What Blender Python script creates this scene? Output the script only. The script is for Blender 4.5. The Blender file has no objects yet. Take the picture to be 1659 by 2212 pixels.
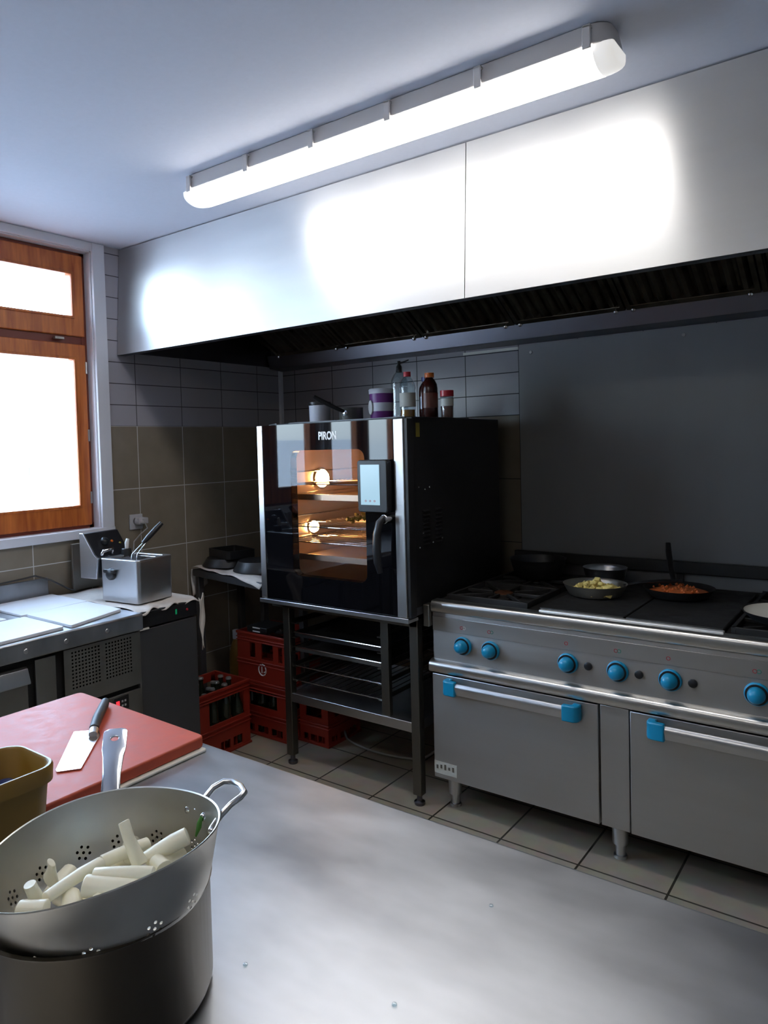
import bpy, bmesh, math, random
from mathutils import Vector, Matrix
random.seed(7)
S = bpy.context.scene
COL = S.collection
PI = math.pi
R = math.radians

# ------------------------------------------------------------------ materials
def mat(name, color=(.5, .5, .5), rough=.5, metal=0., **k):
    m = bpy.data.materials.new(name); m.use_nodes = True
    nt = m.node_tree; b = nt.nodes['Principled BSDF']
    b.inputs['Base Color'].default_value = (*color, 1)
    b.inputs['Roughness'].default_value = rough
    b.inputs['Metallic'].default_value = metal
    if 'emit' in k:
        b.inputs['Emission Color'].default_value = (*k['emit'], 1)
        b.inputs['Emission Strength'].default_value = k.get('power', 1)
    if 'coat' in k: b.inputs['Coat Weight'].default_value = k['coat']
    if 'spec' in k: b.inputs['Specular IOR Level'].default_value = k['spec']
    if 'sss' in k:
        b.inputs['Subsurface Weight'].default_value = k['sss']
        b.inputs['Subsurface Radius'].default_value = (.006, .005, .004)
    if 'aniso' in k:
        b.inputs['Anisotropic'].default_value = k['aniso']
        t = nt.nodes.new('ShaderNodeCombineXYZ')
        for i, c in enumerate(k.get('tan', (1, 0, 0))): t.inputs[i].default_value = c
        nt.links.new(t.outputs[0], b.inputs['Tangent'])
    if k.get('noise'):      # (scale, colour amount, roughness amount, bump, stretch)
        sc, ca, ra, bu, st = k['noise']
        tc = nt.nodes.new('ShaderNodeTexCoord'); mp = nt.nodes.new('ShaderNodeMapping')
        mp.inputs['Scale'].default_value = st
        n = nt.nodes.new('ShaderNodeTexNoise'); n.inputs['Scale'].default_value = sc
        n.inputs['Detail'].default_value = 6 if bu else 3
        nt.links.new(tc.outputs['Object'], mp.inputs[0]); nt.links.new(mp.outputs[0], n.inputs['Vector'])
        if ca:
            r = nt.nodes.new('ShaderNodeMapRange')
            r.inputs['From Min'].default_value = .22; r.inputs['From Max'].default_value = .78
            r.inputs['To Min'].default_value = 1 - ca; r.inputs['To Max'].default_value = 1 + ca
            mx = nt.nodes.new('ShaderNodeVectorMath'); mx.operation = 'SCALE'
            mx.inputs[0].default_value = color
            nt.links.new(n.outputs[0], r.inputs[0]); nt.links.new(r.outputs[0], mx.inputs['Scale'])
            nt.links.new(mx.outputs[0], b.inputs['Base Color'])
        if ra:
            r = nt.nodes.new('ShaderNodeMapRange')
            r.inputs['From Min'].default_value = .22; r.inputs['From Max'].default_value = .78
            r.inputs['To Min'].default_value = max(.02, rough - ra); r.inputs['To Max'].default_value = rough + ra
            nt.links.new(n.outputs[0], r.inputs[0]); nt.links.new(r.outputs[0], b.inputs['Roughness'])
        if bu:
            bp = nt.nodes.new('ShaderNodeBump'); bp.inputs['Strength'].default_value = bu
            bp.inputs['Distance'].default_value = .002
            nt.links.new(n.outputs[0], bp.inputs['Height']); nt.links.new(bp.outputs[0], b.inputs['Normal'])
    return m

def glass_mat(name, tint=(1, 1, 1), gloss=1.0, rough=.01):
    m = bpy.data.materials.new(name); m.use_nodes = True; nt = m.node_tree
    for n in list(nt.nodes): nt.nodes.remove(n)
    o = nt.nodes.new('ShaderNodeOutputMaterial'); mx = nt.nodes.new('ShaderNodeMixShader')
    t = nt.nodes.new('ShaderNodeBsdfTransparent'); g = nt.nodes.new('ShaderNodeBsdfGlossy')
    f = nt.nodes.new('ShaderNodeFresnel'); f.inputs[0].default_value = 1.5
    mu = nt.nodes.new('ShaderNodeMath'); mu.operation = 'MULTIPLY'; mu.inputs[1].default_value = gloss
    mu.use_clamp = True
    t.inputs[0].default_value = (*tint, 1); g.inputs['Roughness'].default_value = rough
    ge = nt.nodes.new('ShaderNodeNewGeometry'); iv = nt.nodes.new('ShaderNodeMath'); iv.operation = 'SUBTRACT'; iv.inputs[0].default_value = 1
    mm = nt.nodes.new('ShaderNodeMath'); mm.operation = 'MULTIPLY'      # only the face turned to the ray reflects
    nt.links.new(ge.outputs['Backfacing'], iv.inputs[1])
    nt.links.new(f.outputs[0], mu.inputs[0]); nt.links.new(mu.outputs[0], mm.inputs[0]); nt.links.new(iv.outputs[0], mm.inputs[1])
    nt.links.new(mm.outputs[0], mx.inputs[0])
    nt.links.new(t.outputs[0], mx.inputs[1]); nt.links.new(g.outputs[0], mx.inputs[2])
    nt.links.new(mx.outputs[0], o.inputs[0])
    return m

TW, TH, ZT, X8, Y1 = .311, .1118, 1.713, 1.680, -.8444
def tile_mat(name, axis, u0, light_low, k=1.):
    m = bpy.data.materials.new(name); m.use_nodes = True; nt = m.node_tree; b = nt.nodes['Principled BSDF']
    L = nt.links.new
    def M(op, a, c=None):
        n = nt.nodes.new('ShaderNodeMath'); n.operation = op
        for i, v in enumerate((a, c)):
            if v is None: continue
            if isinstance(v, (int, float)): n.inputs[i].default_value = v
            else: L(v, n.inputs[i])
        return n.outputs[0]
    tc = nt.nodes.new('ShaderNodeTexCoord'); sp = nt.nodes.new('ShaderNodeSeparateXYZ')
    L(tc.outputs['Object'], sp.inputs[0])
    u = sp.outputs[axis]; z = sp.outputs[2]
    up = M('GREATER_THAN', z, ZT)
    def dist(v, o, per):
        a = M('DIVIDE', M('SUBTRACT', v, o), per)
        fr = M('FRACT', a); d = M('MINIMUM', fr, M('SUBTRACT', 1., fr))
        return M('MULTIPLY', d, per)
    du = dist(u, u0, TW); dz1 = dist(z, ZT, TH); dz3 = dist(z, ZT, TH * 3)
    def mix(a, c, f):   # a if f=0
        return M('ADD', M('MULTIPLY', a, M('SUBTRACT', 1., f)), M('MULTIPLY', c, f))
    dz = mix(dz3, dz1, up)
    g = M('LESS_THAN', M('MINIMUM', du, dz), .0022)
    def rgb(c):
        n = nt.nodes.new('ShaderNodeRGB'); n.outputs[0].default_value = (*c, 1); return n.outputs[0]
    def cmix(f, a, c):
        n = nt.nodes.new('ShaderNodeMix'); n.data_type = 'RGBA'; L(f, n.inputs[0]); L(a, n.inputs[6]); L(c, n.inputs[7]); return n.outputs[2]
    no = nt.nodes.new('ShaderNodeTexNoise'); no.inputs['Scale'].default_value = 9; L(tc.outputs['Object'], no.inputs['Vector'])
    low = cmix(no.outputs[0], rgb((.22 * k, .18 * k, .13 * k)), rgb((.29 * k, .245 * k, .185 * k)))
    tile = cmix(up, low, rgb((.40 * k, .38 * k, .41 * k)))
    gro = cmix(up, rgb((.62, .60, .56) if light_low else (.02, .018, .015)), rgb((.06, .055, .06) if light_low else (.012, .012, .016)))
    L(cmix(g, tile, gro), b.inputs['Base Color'])
    L(mix(.26, .8, g), b.inputs['Roughness'])
    bp = nt.nodes.new('ShaderNodeBump'); bp.inputs['Distance'].default_value = .002; bp.inputs['Strength'].default_value = .6
    bp.invert = True; L(g, bp.inputs['Height']); L(bp.outputs[0], b.inputs['Normal'])
    return m

def floor_mat():
    m = bpy.data.materials.new('floor_tiles'); m.use_nodes = True; nt = m.node_tree; b = nt.nodes['Principled BSDF']; L = nt.links.new
    tc = nt.nodes.new('ShaderNodeTexCoord'); mp = nt.nodes.new('ShaderNodeMapping')
    mp.inputs['Location'].default_value = (-2.323 + .311 * 20 + .0025, .99 + .311 * 20 + .0025, 0)
    br = nt.nodes.new('ShaderNodeTexBrick'); br.offset = 0; br.squash = 1
    br.inputs['Scale'].default_value = 1; br.inputs['Brick Width'].default_value = .311; br.inputs['Row Height'].default_value = .311
    br.inputs['Mortar Size'].default_value = .0042; br.inputs['Mortar Smooth'].default_value = .1
    br.inputs['Color1'].default_value = (.42, .36, .28, 1); br.inputs['Color2'].default_value = (.37, .315, .245, 1)
    br.inputs['Mortar'].default_value = (.05, .045, .035, 1)
    L(tc.outputs['Object'], mp.inputs[0]); L(mp.outputs[0], br.inputs['Vector'])
    no = nt.nodes.new('ShaderNodeTexNoise'); no.inputs['Scale'].default_value = 14; no.inputs['Detail'].default_value = 5
    L(tc.outputs['Object'], no.inputs['Vector'])
    mx = nt.nodes.new('ShaderNodeMix'); mx.data_type = 'RGBA'; mx.blend_type = 'MULTIPLY'; mx.inputs[0].default_value = .35
    L(br.outputs['Color'], mx.inputs[6]); L(no.outputs['Color'], mx.inputs[7]); L(mx.outputs[2], b.inputs['Base Color'])
    b.inputs['Roughness'].default_value = .42
    bp = nt.nodes.new('ShaderNodeBump'); bp.inputs['Distance'].default_value = .003; bp.inputs['Strength'].default_value = .5; bp.invert = True
    L(br.outputs['Fac'], bp.inputs['Height']); L(bp.outputs[0], b.inputs['Normal'])
    return m

def wood_mat():
    m = bpy.data.materials.new('varnished_wood'); m.use_nodes = True; nt = m.node_tree; b = nt.nodes['Principled BSDF']; L = nt.links.new
    tc = nt.nodes.new('ShaderNodeTexCoord'); mp = nt.nodes.new('ShaderNodeMapping'); mp.inputs['Scale'].default_value = (20, 20, 2)
    n = nt.nodes.new('ShaderNodeTexNoise'); n.inputs['Scale'].default_value = 2; n.inputs['Detail'].default_value = 8
    r = nt.nodes.new('ShaderNodeValToRGB')
    r.color_ramp.elements[0].color = (.36, .075, .014, 1); r.color_ramp.elements[1].color = (.68, .20, .04, 1)
    r.color_ramp.elements[0].position = .3; r.color_ramp.elements[1].position = .7
    L(tc.outputs['Object'], mp.inputs[0]); L(mp.outputs[0], n.inputs['Vector']); L(n.outputs[0], r.inputs[0]); L(r.outputs[0], b.inputs['Base Color'])
    b.inputs['Roughness'].default_value = .35
    return m

M = {}
LP1, LP2, WORLD = 17, 12, 16
M['ceil'] = mat('ceiling_paint', (.62, .64, .72), .8, noise=(60, .02, 0, .1, (1, 1, 1)))
M['paint'] = mat('wall_paint', (.42, .41, .40), .8, noise=(8, .04, 0, .1, (1, 1, 1)))
M['white'] = mat('white_paint', (.72, .72, .76), .5)
M['wood'] = wood_mat()
M['wood_dark'] = mat('dark_wood', (.17, .03, .015), .45)
M['glass'] = glass_mat('window_glass')
M['floor'] = floor_mat()
M['tile_left'] = tile_mat('tile_left', 1, Y1, True)
M['tile_back_shaded'] = tile_mat('tile_back_shaded', 0, X8, False, .62)  # same tiles as the left wall, with the dim ambient shade multiplied into the colour
M['steel'] = mat('steel', (.62, .62, .63), .32, 1, noise=(3, .03, .02, 0, (1, 1, 1)))
M['steel_h'] = mat('hood_steel', (.66, .66, .66), .40, 1, aniso=.8, tan=(0, 0, 1), noise=(3, .03, .03, 0, (1, 1, 6)))
M['steel_r'] = mat('range_steel', (.50, .49, .475), .40, 1, aniso=.5, tan=(0, 0, 1), noise=(3, .04, .03, 0, (1, 1, 6)))
M['steel_t'] = mat('table_steel', (.41, .42, .44), .355, 1, noise=(5, .24, .055, 0, (1, 2.0, 1)))
M['steel_w'] = mat('splash_steel', (.17, .17, .172), .48, .2, noise=(2, .05, .04, 0, (3, 3, 1)))
M['steel_d'] = mat('dull_steel', (.30, .29, .27), .42, 1, noise=(10, .1, .08, 0, (1, 1, 1)))
M['steel_g'] = mat('gutter_steel', (.15, .15, .17), .35, 1)
M['steel_k'] = mat('stand_steel', (.17, .16, .14), .42, 1)
M['rim'] = mat('painted_sheen_steel', (.85, .84, .82), .5, .8)  # base colour paled to carry the reflection of hood lip and lamp
M['steel_n'] = mat('bright_steel', (.66, .65, .63), .30, 1)
M['chrome'] = mat('polished_steel', (.75, .76, .78), .14, 1)
M['alu'] = mat('worn_aluminium', (.62, .60, .55), .38, 1, noise=(10, .12, .05, .05, (1, 1, 1)))
M['pot'] = mat('stained_pot_steel', (.10, .085, .065), .33, 1, noise=(5, .3, .03, .0, (1, 1, 1)))
M['filter'] = mat('greasy_filter_steel', (.14, .12, .09), .34, 1, noise=(12, .4, .1, 0, (1, 1, 1)))
M['black'] = mat('black_plastic', (.012, .012, .014), .38)
M['black_m'] = mat('black_enamel', (.010, .010, .011), .45)
M['hotplate'] = mat('cast_iron', (.011, .0105, .0105), .55, noise=(20, .3, .1, .3, (1, 1, 1)))
M['blackglass'] = mat('black_glass', (.003, .003, .004), .03, spec=.32)
M['doorglass'] = glass_mat('oven_glass', (.94, .92, .90), 1.0, .02)
M['dark'] = mat('dark_gap', (.006, .006, .006), .8)
M['grey'] = mat('grey_sheet', (.10, .10, .105), .45, .6)
M['blue'] = mat('teal_blue_plastic', (.006, .26, .46), .28)
M['red_board'] = mat('red_cutting_board', (.56, .085, .038), .5, noise=(30, .10, .06, .4, (1, 1, 1)))
M['white_board'] = mat('white_cutting_board', (.74, .76, .80), .42, noise=(20, .03, .05, .1, (1, 1, 1)))
M['cream'] = mat('cream_board', (.80, .77, .68), .5)
M['gold'] = mat('ochre_tub', (.28, .16, .03), .33)
M['navy'] = mat('navy_plastic', (.015, .03, .12), .4)
M['cloth'] = mat('cotton_cloth', (.62, .57, .52), .9, noise=(40, .08, 0, .3, (1, 1, 1)))
M['crate'] = mat('red_crate', (.27, .022, .010), .42)
M['bottle'] = mat('dark_bottle', (.015, .02, .012), .12, spec=.7)
M['cap'] = mat('bottle_cap', (.45, .45, .43), .35, .8)
M['mark'] = mat('print_white', (.75, .73, .70), .5)
M['veg'] = mat('peeled_vegetable', (.95, .90, .72), .36, sss=.1, noise=(18, .05, .05, .2, (1, 1, 1)))
M['green'] = mat('leaf_green', (.05, .22, .03), .4)
M['socket'] = mat('socket_plastic', (.50, .49, .50), .4)
M['cord'] = mat('cord_rubber', (.03, .03, .032), .5)
M['greycord'] = mat('grey_cord', (.28, .28, .27), .5)
M['purple'] = mat('purple_print', (.14, .02, .18), .4)
M['tubwhite'] = mat('tub_white', (.62, .62, .68), .4)
M['clear'] = glass_mat('clear_plastic', (.82, .88, .90), 2.2, .04)
M['oil'] = mat('amber_oil', (.35, .15, .01), .15)
M['redcap'] = mat('red_cap', (.45, .015, .03), .35)
M['bluecap'] = mat('blue_cap', (.01, .03, .16), .35)
M['orange'] = mat('orange_cap', (.62, .13, .01), .35)
M['sauce'] = mat('dark_sauce', (.035, .008, .006), .2)
M['brownred'] = mat('spice_brown', (.12, .03, .015), .4)
M['paper'] = mat('label_paper', (.55, .54, .48), .6)
M['brass'] = mat('burner_brass', (.35, .15, .08), .35, .9)
M['food_y'] = mat('yellow_food', (.90, .74, .26), .5, noise=(60, .15, 0, .6, (1, 1, 1)))
M['food_o'] = mat('orange_sauce', (.62, .14, .03), .4, noise=(50, .25, 0, .6, (1, 1, 1)))
M['facade'] = mat('pale_render', (.78, .84, .90), .9)
M['facade_g'] = mat('facade_glass', (.07, .09, .095), .3)
M['ground'] = mat('outside_ground', (.45, .45, .45), .9)
M['tablet'] = mat('lit_screen', (.02, .02, .02), .2, emit=(.50, .80, 1.0), power=.75)
M['red_led'] = mat('red_display', (.02, 0, 0), .3, emit=(1, .04, .06), power=1.2)
M['green_led'] = mat('green_light', (0, .02, 0), .3, emit=(.02, .6, .25), power=.25)
M['icon_r'] = mat('icon_red', (.45, .03, .04), .4)
M['icon_g'] = mat('icon_green', (.02, .25, .18), .4)
M['yellow'] = mat('yellow_sticker', (.22, .17, .02), .5)
M['lens'] = mat('lit_lamp_cover', (.8, .8, .8), .4, emit=(1.0, .97, .93), power=LP1)
M['lens2'] = mat('dim_lamp_cover', (.8, .8, .8), .4, emit=(1.0, .94, .84), power=LP2)
M['lens_end'] = mat('lamp_cover_end', (.75, .76, .78), .3, emit=(1.0, .97, .92), power=.6)
M['housing'] = mat('lamp_housing', (.60, .57, .56), .5)
M['oven_lamp_and_glint'] = mat('oven_lamp_and_glint', (.8, .5, .2), .4, emit=(1.0, .55, .20), power=130)
M['cavity'] = mat('oven_cavity_steel', (.70, .56, .46), .28, 1)

# ------------------------------------------------------------------ object helpers
WM = {}
def thing(name, label, cat, loc=(0, 0, 0), rz=0, group=None, kind=None):
    o = bpy.data.objects.new(name, None); COL.objects.link(o)
    o.empty_display_size = .05
    o.location = loc; o.rotation_euler = (0, 0, rz)
    WM[o.name] = Matrix.Translation(loc) @ Matrix.Rotation(rz, 4, 'Z')
    if label: o['label'] = label
    if cat: o['category'] = cat
    if group: o['group'] = group
    if kind: o['kind'] = kind
    return o
def tag(o, label, cat, group=None, kind=None):
    o['label'] = label; o['category'] = cat
    if group: o['group'] = group
    if kind: o['kind'] = kind
    return o

class MB:
    def __init__(s): s.v = []; s.f = []
    def add(s, vs, fs, mx=None):
        k = len(s.v)
        s.v += [(mx @ Vector(p)) if mx is not None else Vector(p) for p in vs]
        s.f += [[i + k for i in f] for f in fs]; return s
    def box(s, x0, x1, y0, y1, z0, z1, mx=None):
        if x0 > x1: x0, x1 = x1, x0
        if y0 > y1: y0, y1 = y1, y0
        if z0 > z1: z0, z1 = z1, z0
        v = [(x, y, z) for x in (x0, x1) for y in (y0, y1) for z in (z0, z1)]
        return s.add(v, [(0, 1, 3, 2), (4, 6, 7, 5), (0, 4, 5, 1), (2, 3, 7, 6), (0, 2, 6, 4), (1, 5, 7, 3)], mx)
    def lathe(s, prof, c=(0, 0, 0), n=32, mx=None, rf=None, close=False):
        v = []; f = []; m = len(prof)
        for i in range(n):
            a = 2 * PI * i / n
            for r, z in prof:
                rr = r if rf is None else rf(r, z, a)
                v.append((c[0] + rr * math.cos(a), c[1] + rr * math.sin(a), c[2] + z))
        for i in range(n):
            j = (i + 1) % n
            for k in range(m - 1): f.append((i * m + k, j * m + k, j * m + k + 1, i * m + k + 1))
            if close: f.append((i * m + m - 1, j * m + m - 1, j * m, i * m))
        if not close:
            if prof[0][0] > 1e-5: f.append([i * m for i in range(n)][::-1])
            if prof[-1][0] > 1e-5: f.append([i * m + m - 1 for i in range(n)])
        return s.add(v, f, mx)
    def cyl(s, p0, p1, r, r1=None, n=20, mx=None):
        p0, p1 = Vector(p0), Vector(p1); d = p1 - p0
        q = Matrix.Translation(p0) @ d.to_track_quat('Z', 'Y').to_matrix().to_4x4()
        if mx is not None: q = mx @ q
        return s.lathe([(r, 0), (r if r1 is None else r1, d.length)], n=n, mx=q)
    def tube(s, pts, r, n=8, mx=None, flat=1., closed=False):
        pts = [Vector(p) for p in pts]; v = []; f = []; up = None; N = len(pts)
        for i, p in enumerate(pts):
            a = pts[max(i - 1, 0)] if not closed else pts[i - 1]
            b = pts[min(i + 1, N - 1)] if not closed else pts[(i + 1) % N]
            t = (b - a).normalized()
            if up is None: up = Vector((0, 0, 1)) if abs(t.z) < .9 else Vector((0, 1, 0))
            u = t.cross(up).normalized(); w = u.cross(t).normalized(); up = w
            rr = r[i] if isinstance(r, (list, tuple)) else r
            for k in range(n):
                an = 2 * PI * k / n
                v.append(p + u * (math.cos(an) * rr) + w * (math.sin(an) * rr * flat))
        for i in range(N if closed else N - 1):
            j = (i + 1) % N
            for k in range(n):
                l = (k + 1) % n; f.append((i * n + k, i * n + l, j * n + l, j * n + k))
        if not closed: f.append(list(range(n))[::-1]); f.append([(N - 1) * n + k for k in range(n)])
        return s.add(v, f, mx)
    def prism(s, poly, h0, h1, ax='z', mx=None):
        # poly in the two other axes (cyclic order), extruded from h0 to h1 along ax
        def P(a, b, h): return {'z': (a, b, h), 'x': (h, a, b), 'y': (a, h, b)}[ax]
        n = len(poly)
        v = [P(a, b, h0) for a, b in poly] + [P(a, b, h1) for a, b in poly]
        f = [list(range(n))[::-1], list(range(n, 2 * n))] + [(i, (i + 1) % n, n + (i + 1) % n, n + i) for i in range(n)]
        return s.add(v, f, mx)
    def ring(s, outer, inner, h0, h1, ax='z', mx=None):
        def P(a, b, h): return {'z': (a, b, h), 'x': (h, a, b), 'y': (a, h, b)}[ax]
        n = len(outer); v = []
        for pl, h in ((outer, h0), (inner, h0), (outer, h1), (inner, h1)): v += [P(a, b, h) for a, b in pl]
        f = []
        for i in range(n):
            j = (i + 1) % n
            f += [(i, j, n + j, n + i), (2 * n + i, 3 * n + i, 3 * n + j, 2 * n + j), (i, 2 * n + i, 2 * n + j, j), (n + i, n + j, 3 * n + j, 3 * n + i)]
        return s.add(v, f, mx)
    def build(s, name, m, parent=None, bevel=0, smooth=35, local=False, seg=2):
        me = bpy.data.meshes.new(name)
        vs = s.v
        if parent is not None and not local:
            inv = WM[parent.name].inverted(); vs = [inv @ p for p in vs]
        me.from_pydata([tuple(p) for p in vs], [], s.f)
        bm = bmesh.new(); bm.from_mesh(me)
        bmesh.ops.remove_doubles(bm, verts=bm.verts, dist=1e-6)
        bmesh.ops.recalc_face_normals(bm, faces=bm.faces)
        bm.to_mesh(me); bm.free()
        me.materials.append(m)
        o = bpy.data.objects.new(name, me); COL.objects.link(o)
        if parent is not None: o.parent = parent; WM[o.name] = WM[parent.name]
        else: WM[o.name] = Matrix.Identity(4)
        if smooth:
            me.shade_smooth(); me.set_sharp_from_angle(angle=R(smooth))
        if bevel:
            b = o.modifiers.new('bevel', 'BEVEL'); b.width = bevel; b.segments = seg; b.limit_method = 'ANGLE'; b.angle_limit = R(40)
            b.harden_normals = False
        return o

def box(name, m, x0, x1, y0, y1, z0, z1, parent=None, bevel=0, mx=None, **k):
    return MB().box(x0, x1, y0, y1, z0, z1, mx).build(name, m, parent, bevel, **k)
def struct(o): o['kind'] = 'structure'; return o
def dup(root, loc, rz=0, label=None, group=None):
    r = root.copy(); COL.objects.link(r); r.location = loc; r.rotation_euler = (0, 0, rz)
    if label: r['label'] = label
    if group: r['group'] = group
    for ch in list(root.children):
        c = ch.copy(); COL.objects.link(c); c.parent = r
        for g in list(ch.children):
            d = g.copy(); COL.objects.link(d); d.parent = c
    return r
def rrect(x0, x1, y0, y1, r, n=6):
    out = []
    for cx, cy, a0 in ((x1 - r, y1 - r, 0), (x0 + r, y1 - r, 90), (x0 + r, y0 + r, 180), (x1 - r, y0 + r, 270)):
        for i in range(n + 1):
            a = R(a0 + 90 * i / n); out.append((cx + r * math.cos(a), cy + r * math.sin(a)))
    return out
def text_part(txt, name, m, size, mx, parent, ext=.0006, sx=1.):
    cu = bpy.data.curves.new('t', 'FONT'); cu.body = txt; cu.size = size; cu.extrude = ext; cu.align_x = 'CENTER'; cu.align_y = 'CENTER'
    cu.offset = size * .03
    o = bpy.data.objects.new('t', cu); COL.objects.link(o)
    dg = bpy.context.evaluated_depsgraph_get(); me = bpy.data.meshes.new_from_object(o.evaluated_get(dg))
    bpy.data.objects.remove(o); bpy.data.curves.remove(cu)
    mm = WM[parent.name].inverted() @ mx @ Matrix.Diagonal((sx, 1, 1, 1))
    me.transform(mm); me.name = name; me.materials.clear(); me.materials.append(m)
    r = bpy.data.objects.new(name, me); COL.objects.link(r); r.parent = parent; WM[r.name] = WM[parent.name]
    return r
ZC = 2.642
XR, YN = 4.7, -5.3

# ------------------------------------------------------------------ the room shell
struct(box('floor', M['floor'], -.15, XR + .15, YN - .15, .15, -.1, 0))
struct(box('ceiling', M['ceil'], -.15, XR + .15, YN - .15, .15, ZC, ZC + .1))
struct(box('wall_back', M['tile_back_shaded'], 0, XR, 0, .15, 0, ZC))
struct(box('wall_right', M['paint'], XR, XR + .15, YN, .15, 0, ZC))
struct(box('wall_near', M['paint'], 0, XR, YN - .15, YN, 0, ZC))
WIN = [(-2.48, -1.40), (-3.55, -2.565)]
ZS0, ZS1 = 1.188, 2.60
w = MB()
w.box(-.15, 0, YN - .15, .15, 0, ZS0); w.box(-.15, 0, YN - .15, .15, ZS1, ZC)
ys = [.15, WIN[0][1], WIN[0][0], WIN[1][1], WIN[1][0], YN - .15]
for a, b in ((0, 1), (2, 3), (4, 5)): w.box(-.15, 0, ys[b], ys[a], ZS0, ZS1)
struct(w.build('wall_left', M['tile_left']))
box_tr = MB().box(0, .016, 0, -.012, 0, 2.07).box(0, .012, -.02, -.0, 0, 2.07)
struct(MB().box(0, .022, -.022, 0, 0, 2.1).build('trim_1', M['white']))

def window(n, y0, y1, panes):
    t = thing('window_%d' % n, None, None, (-.08, (y0 + y1) / 2, ZS0), kind='structure')
    c = MB()
    ca = .070
    c.box(-.001, .016, y1, y1 + (ca if n == 1 else .04), ZS0 - .04, ZC - .001)
    c.box(-.001, .016, y0 - .042, y0, ZS0 - .04, ZC - .001)
    c.box(-.001, .014, y0, y1, ZS1, ZC - .001)
    c.build('casing', M['white'], t, .002)
    box('sill', M['white'], -.10, .022, y0 - .042, y1 + (ca if n == 1 else .04), ZS0 - .042, ZS0 + .002, t, .003)
    rv = MB()
    rv.box(-.145, -.002, y1 - .006, y1 + .001, ZS0, ZS1).box(-.145, -.002, y0 - .001, y0 + .006, ZS0, ZS1).box(-.145, -.002, y0, y1, ZS1 - .006, ZS1 + .001)
    rv.build('reveal', M['white'], t)
    fr = MB()
    fr.box(-.11, -.055, y1 - .035, y1 - .006, ZS0, ZS1 - .006).box(-.11, -.055, y0 + .006, y0 + .035, ZS0, ZS1 - .006)
    fr.box(-.11, -.055, y0, y1, ZS1 - .03, ZS1 - .006).box(-.11, -.055, y0, y1, ZS0, ZS0 + .03).box(-.11, -.06, y0, y1, 2.125, 2.175)
    for i in range(len(panes) - 1):
        ym = (panes[i][0] + panes[i + 1][1]) / 2; fr.box(-.11, -.058, ym - .02, ym + .02, ZS0, ZS1 - .006)
    fr.build('frame', M['wood_dark'], t, .003)
    for i, (a, b) in enumerate(panes):
        for (z0, z1, za, zb) in ((1.205, 2.128, 1.31, 2.05), (2.168, 2.578, 2.268, 2.478)):
            s_ = MB().ring([(a - .068, z0), (b + .068, z0), (b + .068, z1), (a - .068, z1)],
                           [(a, za), (b, za), (b, zb), (a, zb)], -.10, -.045, 'x')
            o = s_.build('sash', M['wood'], t, .004)
            box('glass_pane', M['glass'], -.078, -.072, a - .006, b + .006, za - .006, zb + .006, o)
            bd = MB().ring([(a - .012, za - .012), (b + .012, za - .012), (b + .012, zb + .012), (a - .012, zb + .012)],
                           [(a, za), (b, za), (b, zb), (a, zb)], -.046, -.040, 'x')
            bd.build('bead', M['wood'], o, .002)
    if n == 1:
        for z in (2.011, 1.666, 1.346):
            MB().cyl((-.045, y1 - .022, z - .03), (-.045, y1 - .022, z + .03), .006, n=10).build('hinge', M['steel'], t)
        MB().box(-.045, -.025, -1.60, -1.55, 2.142, 2.156).build('catch', M['steel_d'], t, .002)
    return t
window(1, WIN[0][0], WIN[0][1], [(-1.915, -1.49), (-2.395, -2.055)])
window(2, WIN[1][0], WIN[1][1], [(-2.95, -2.64), (-3.44, -3.11)])

# outside: pale building across the yard
f = thing('building', 'pale rendered building with one small greenish window, seen through the window', 'building', (-8, 2, 0))
box('wall', M['facade'], -8.4, -8, -14, 16, -3, 1.75, f)
wf = box('window', M['facade_g'], -8, -7.97, 2.64, 2.98, .75, 1.37, f)
box('window_hood', M['facade_g'], -8, -7.9, 2.48, 3.12, 1.42, 1.47, f)
struct(box('ground_outside', M['ground'], -30, -.16, -30, 30, -3.2, -3))

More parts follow.
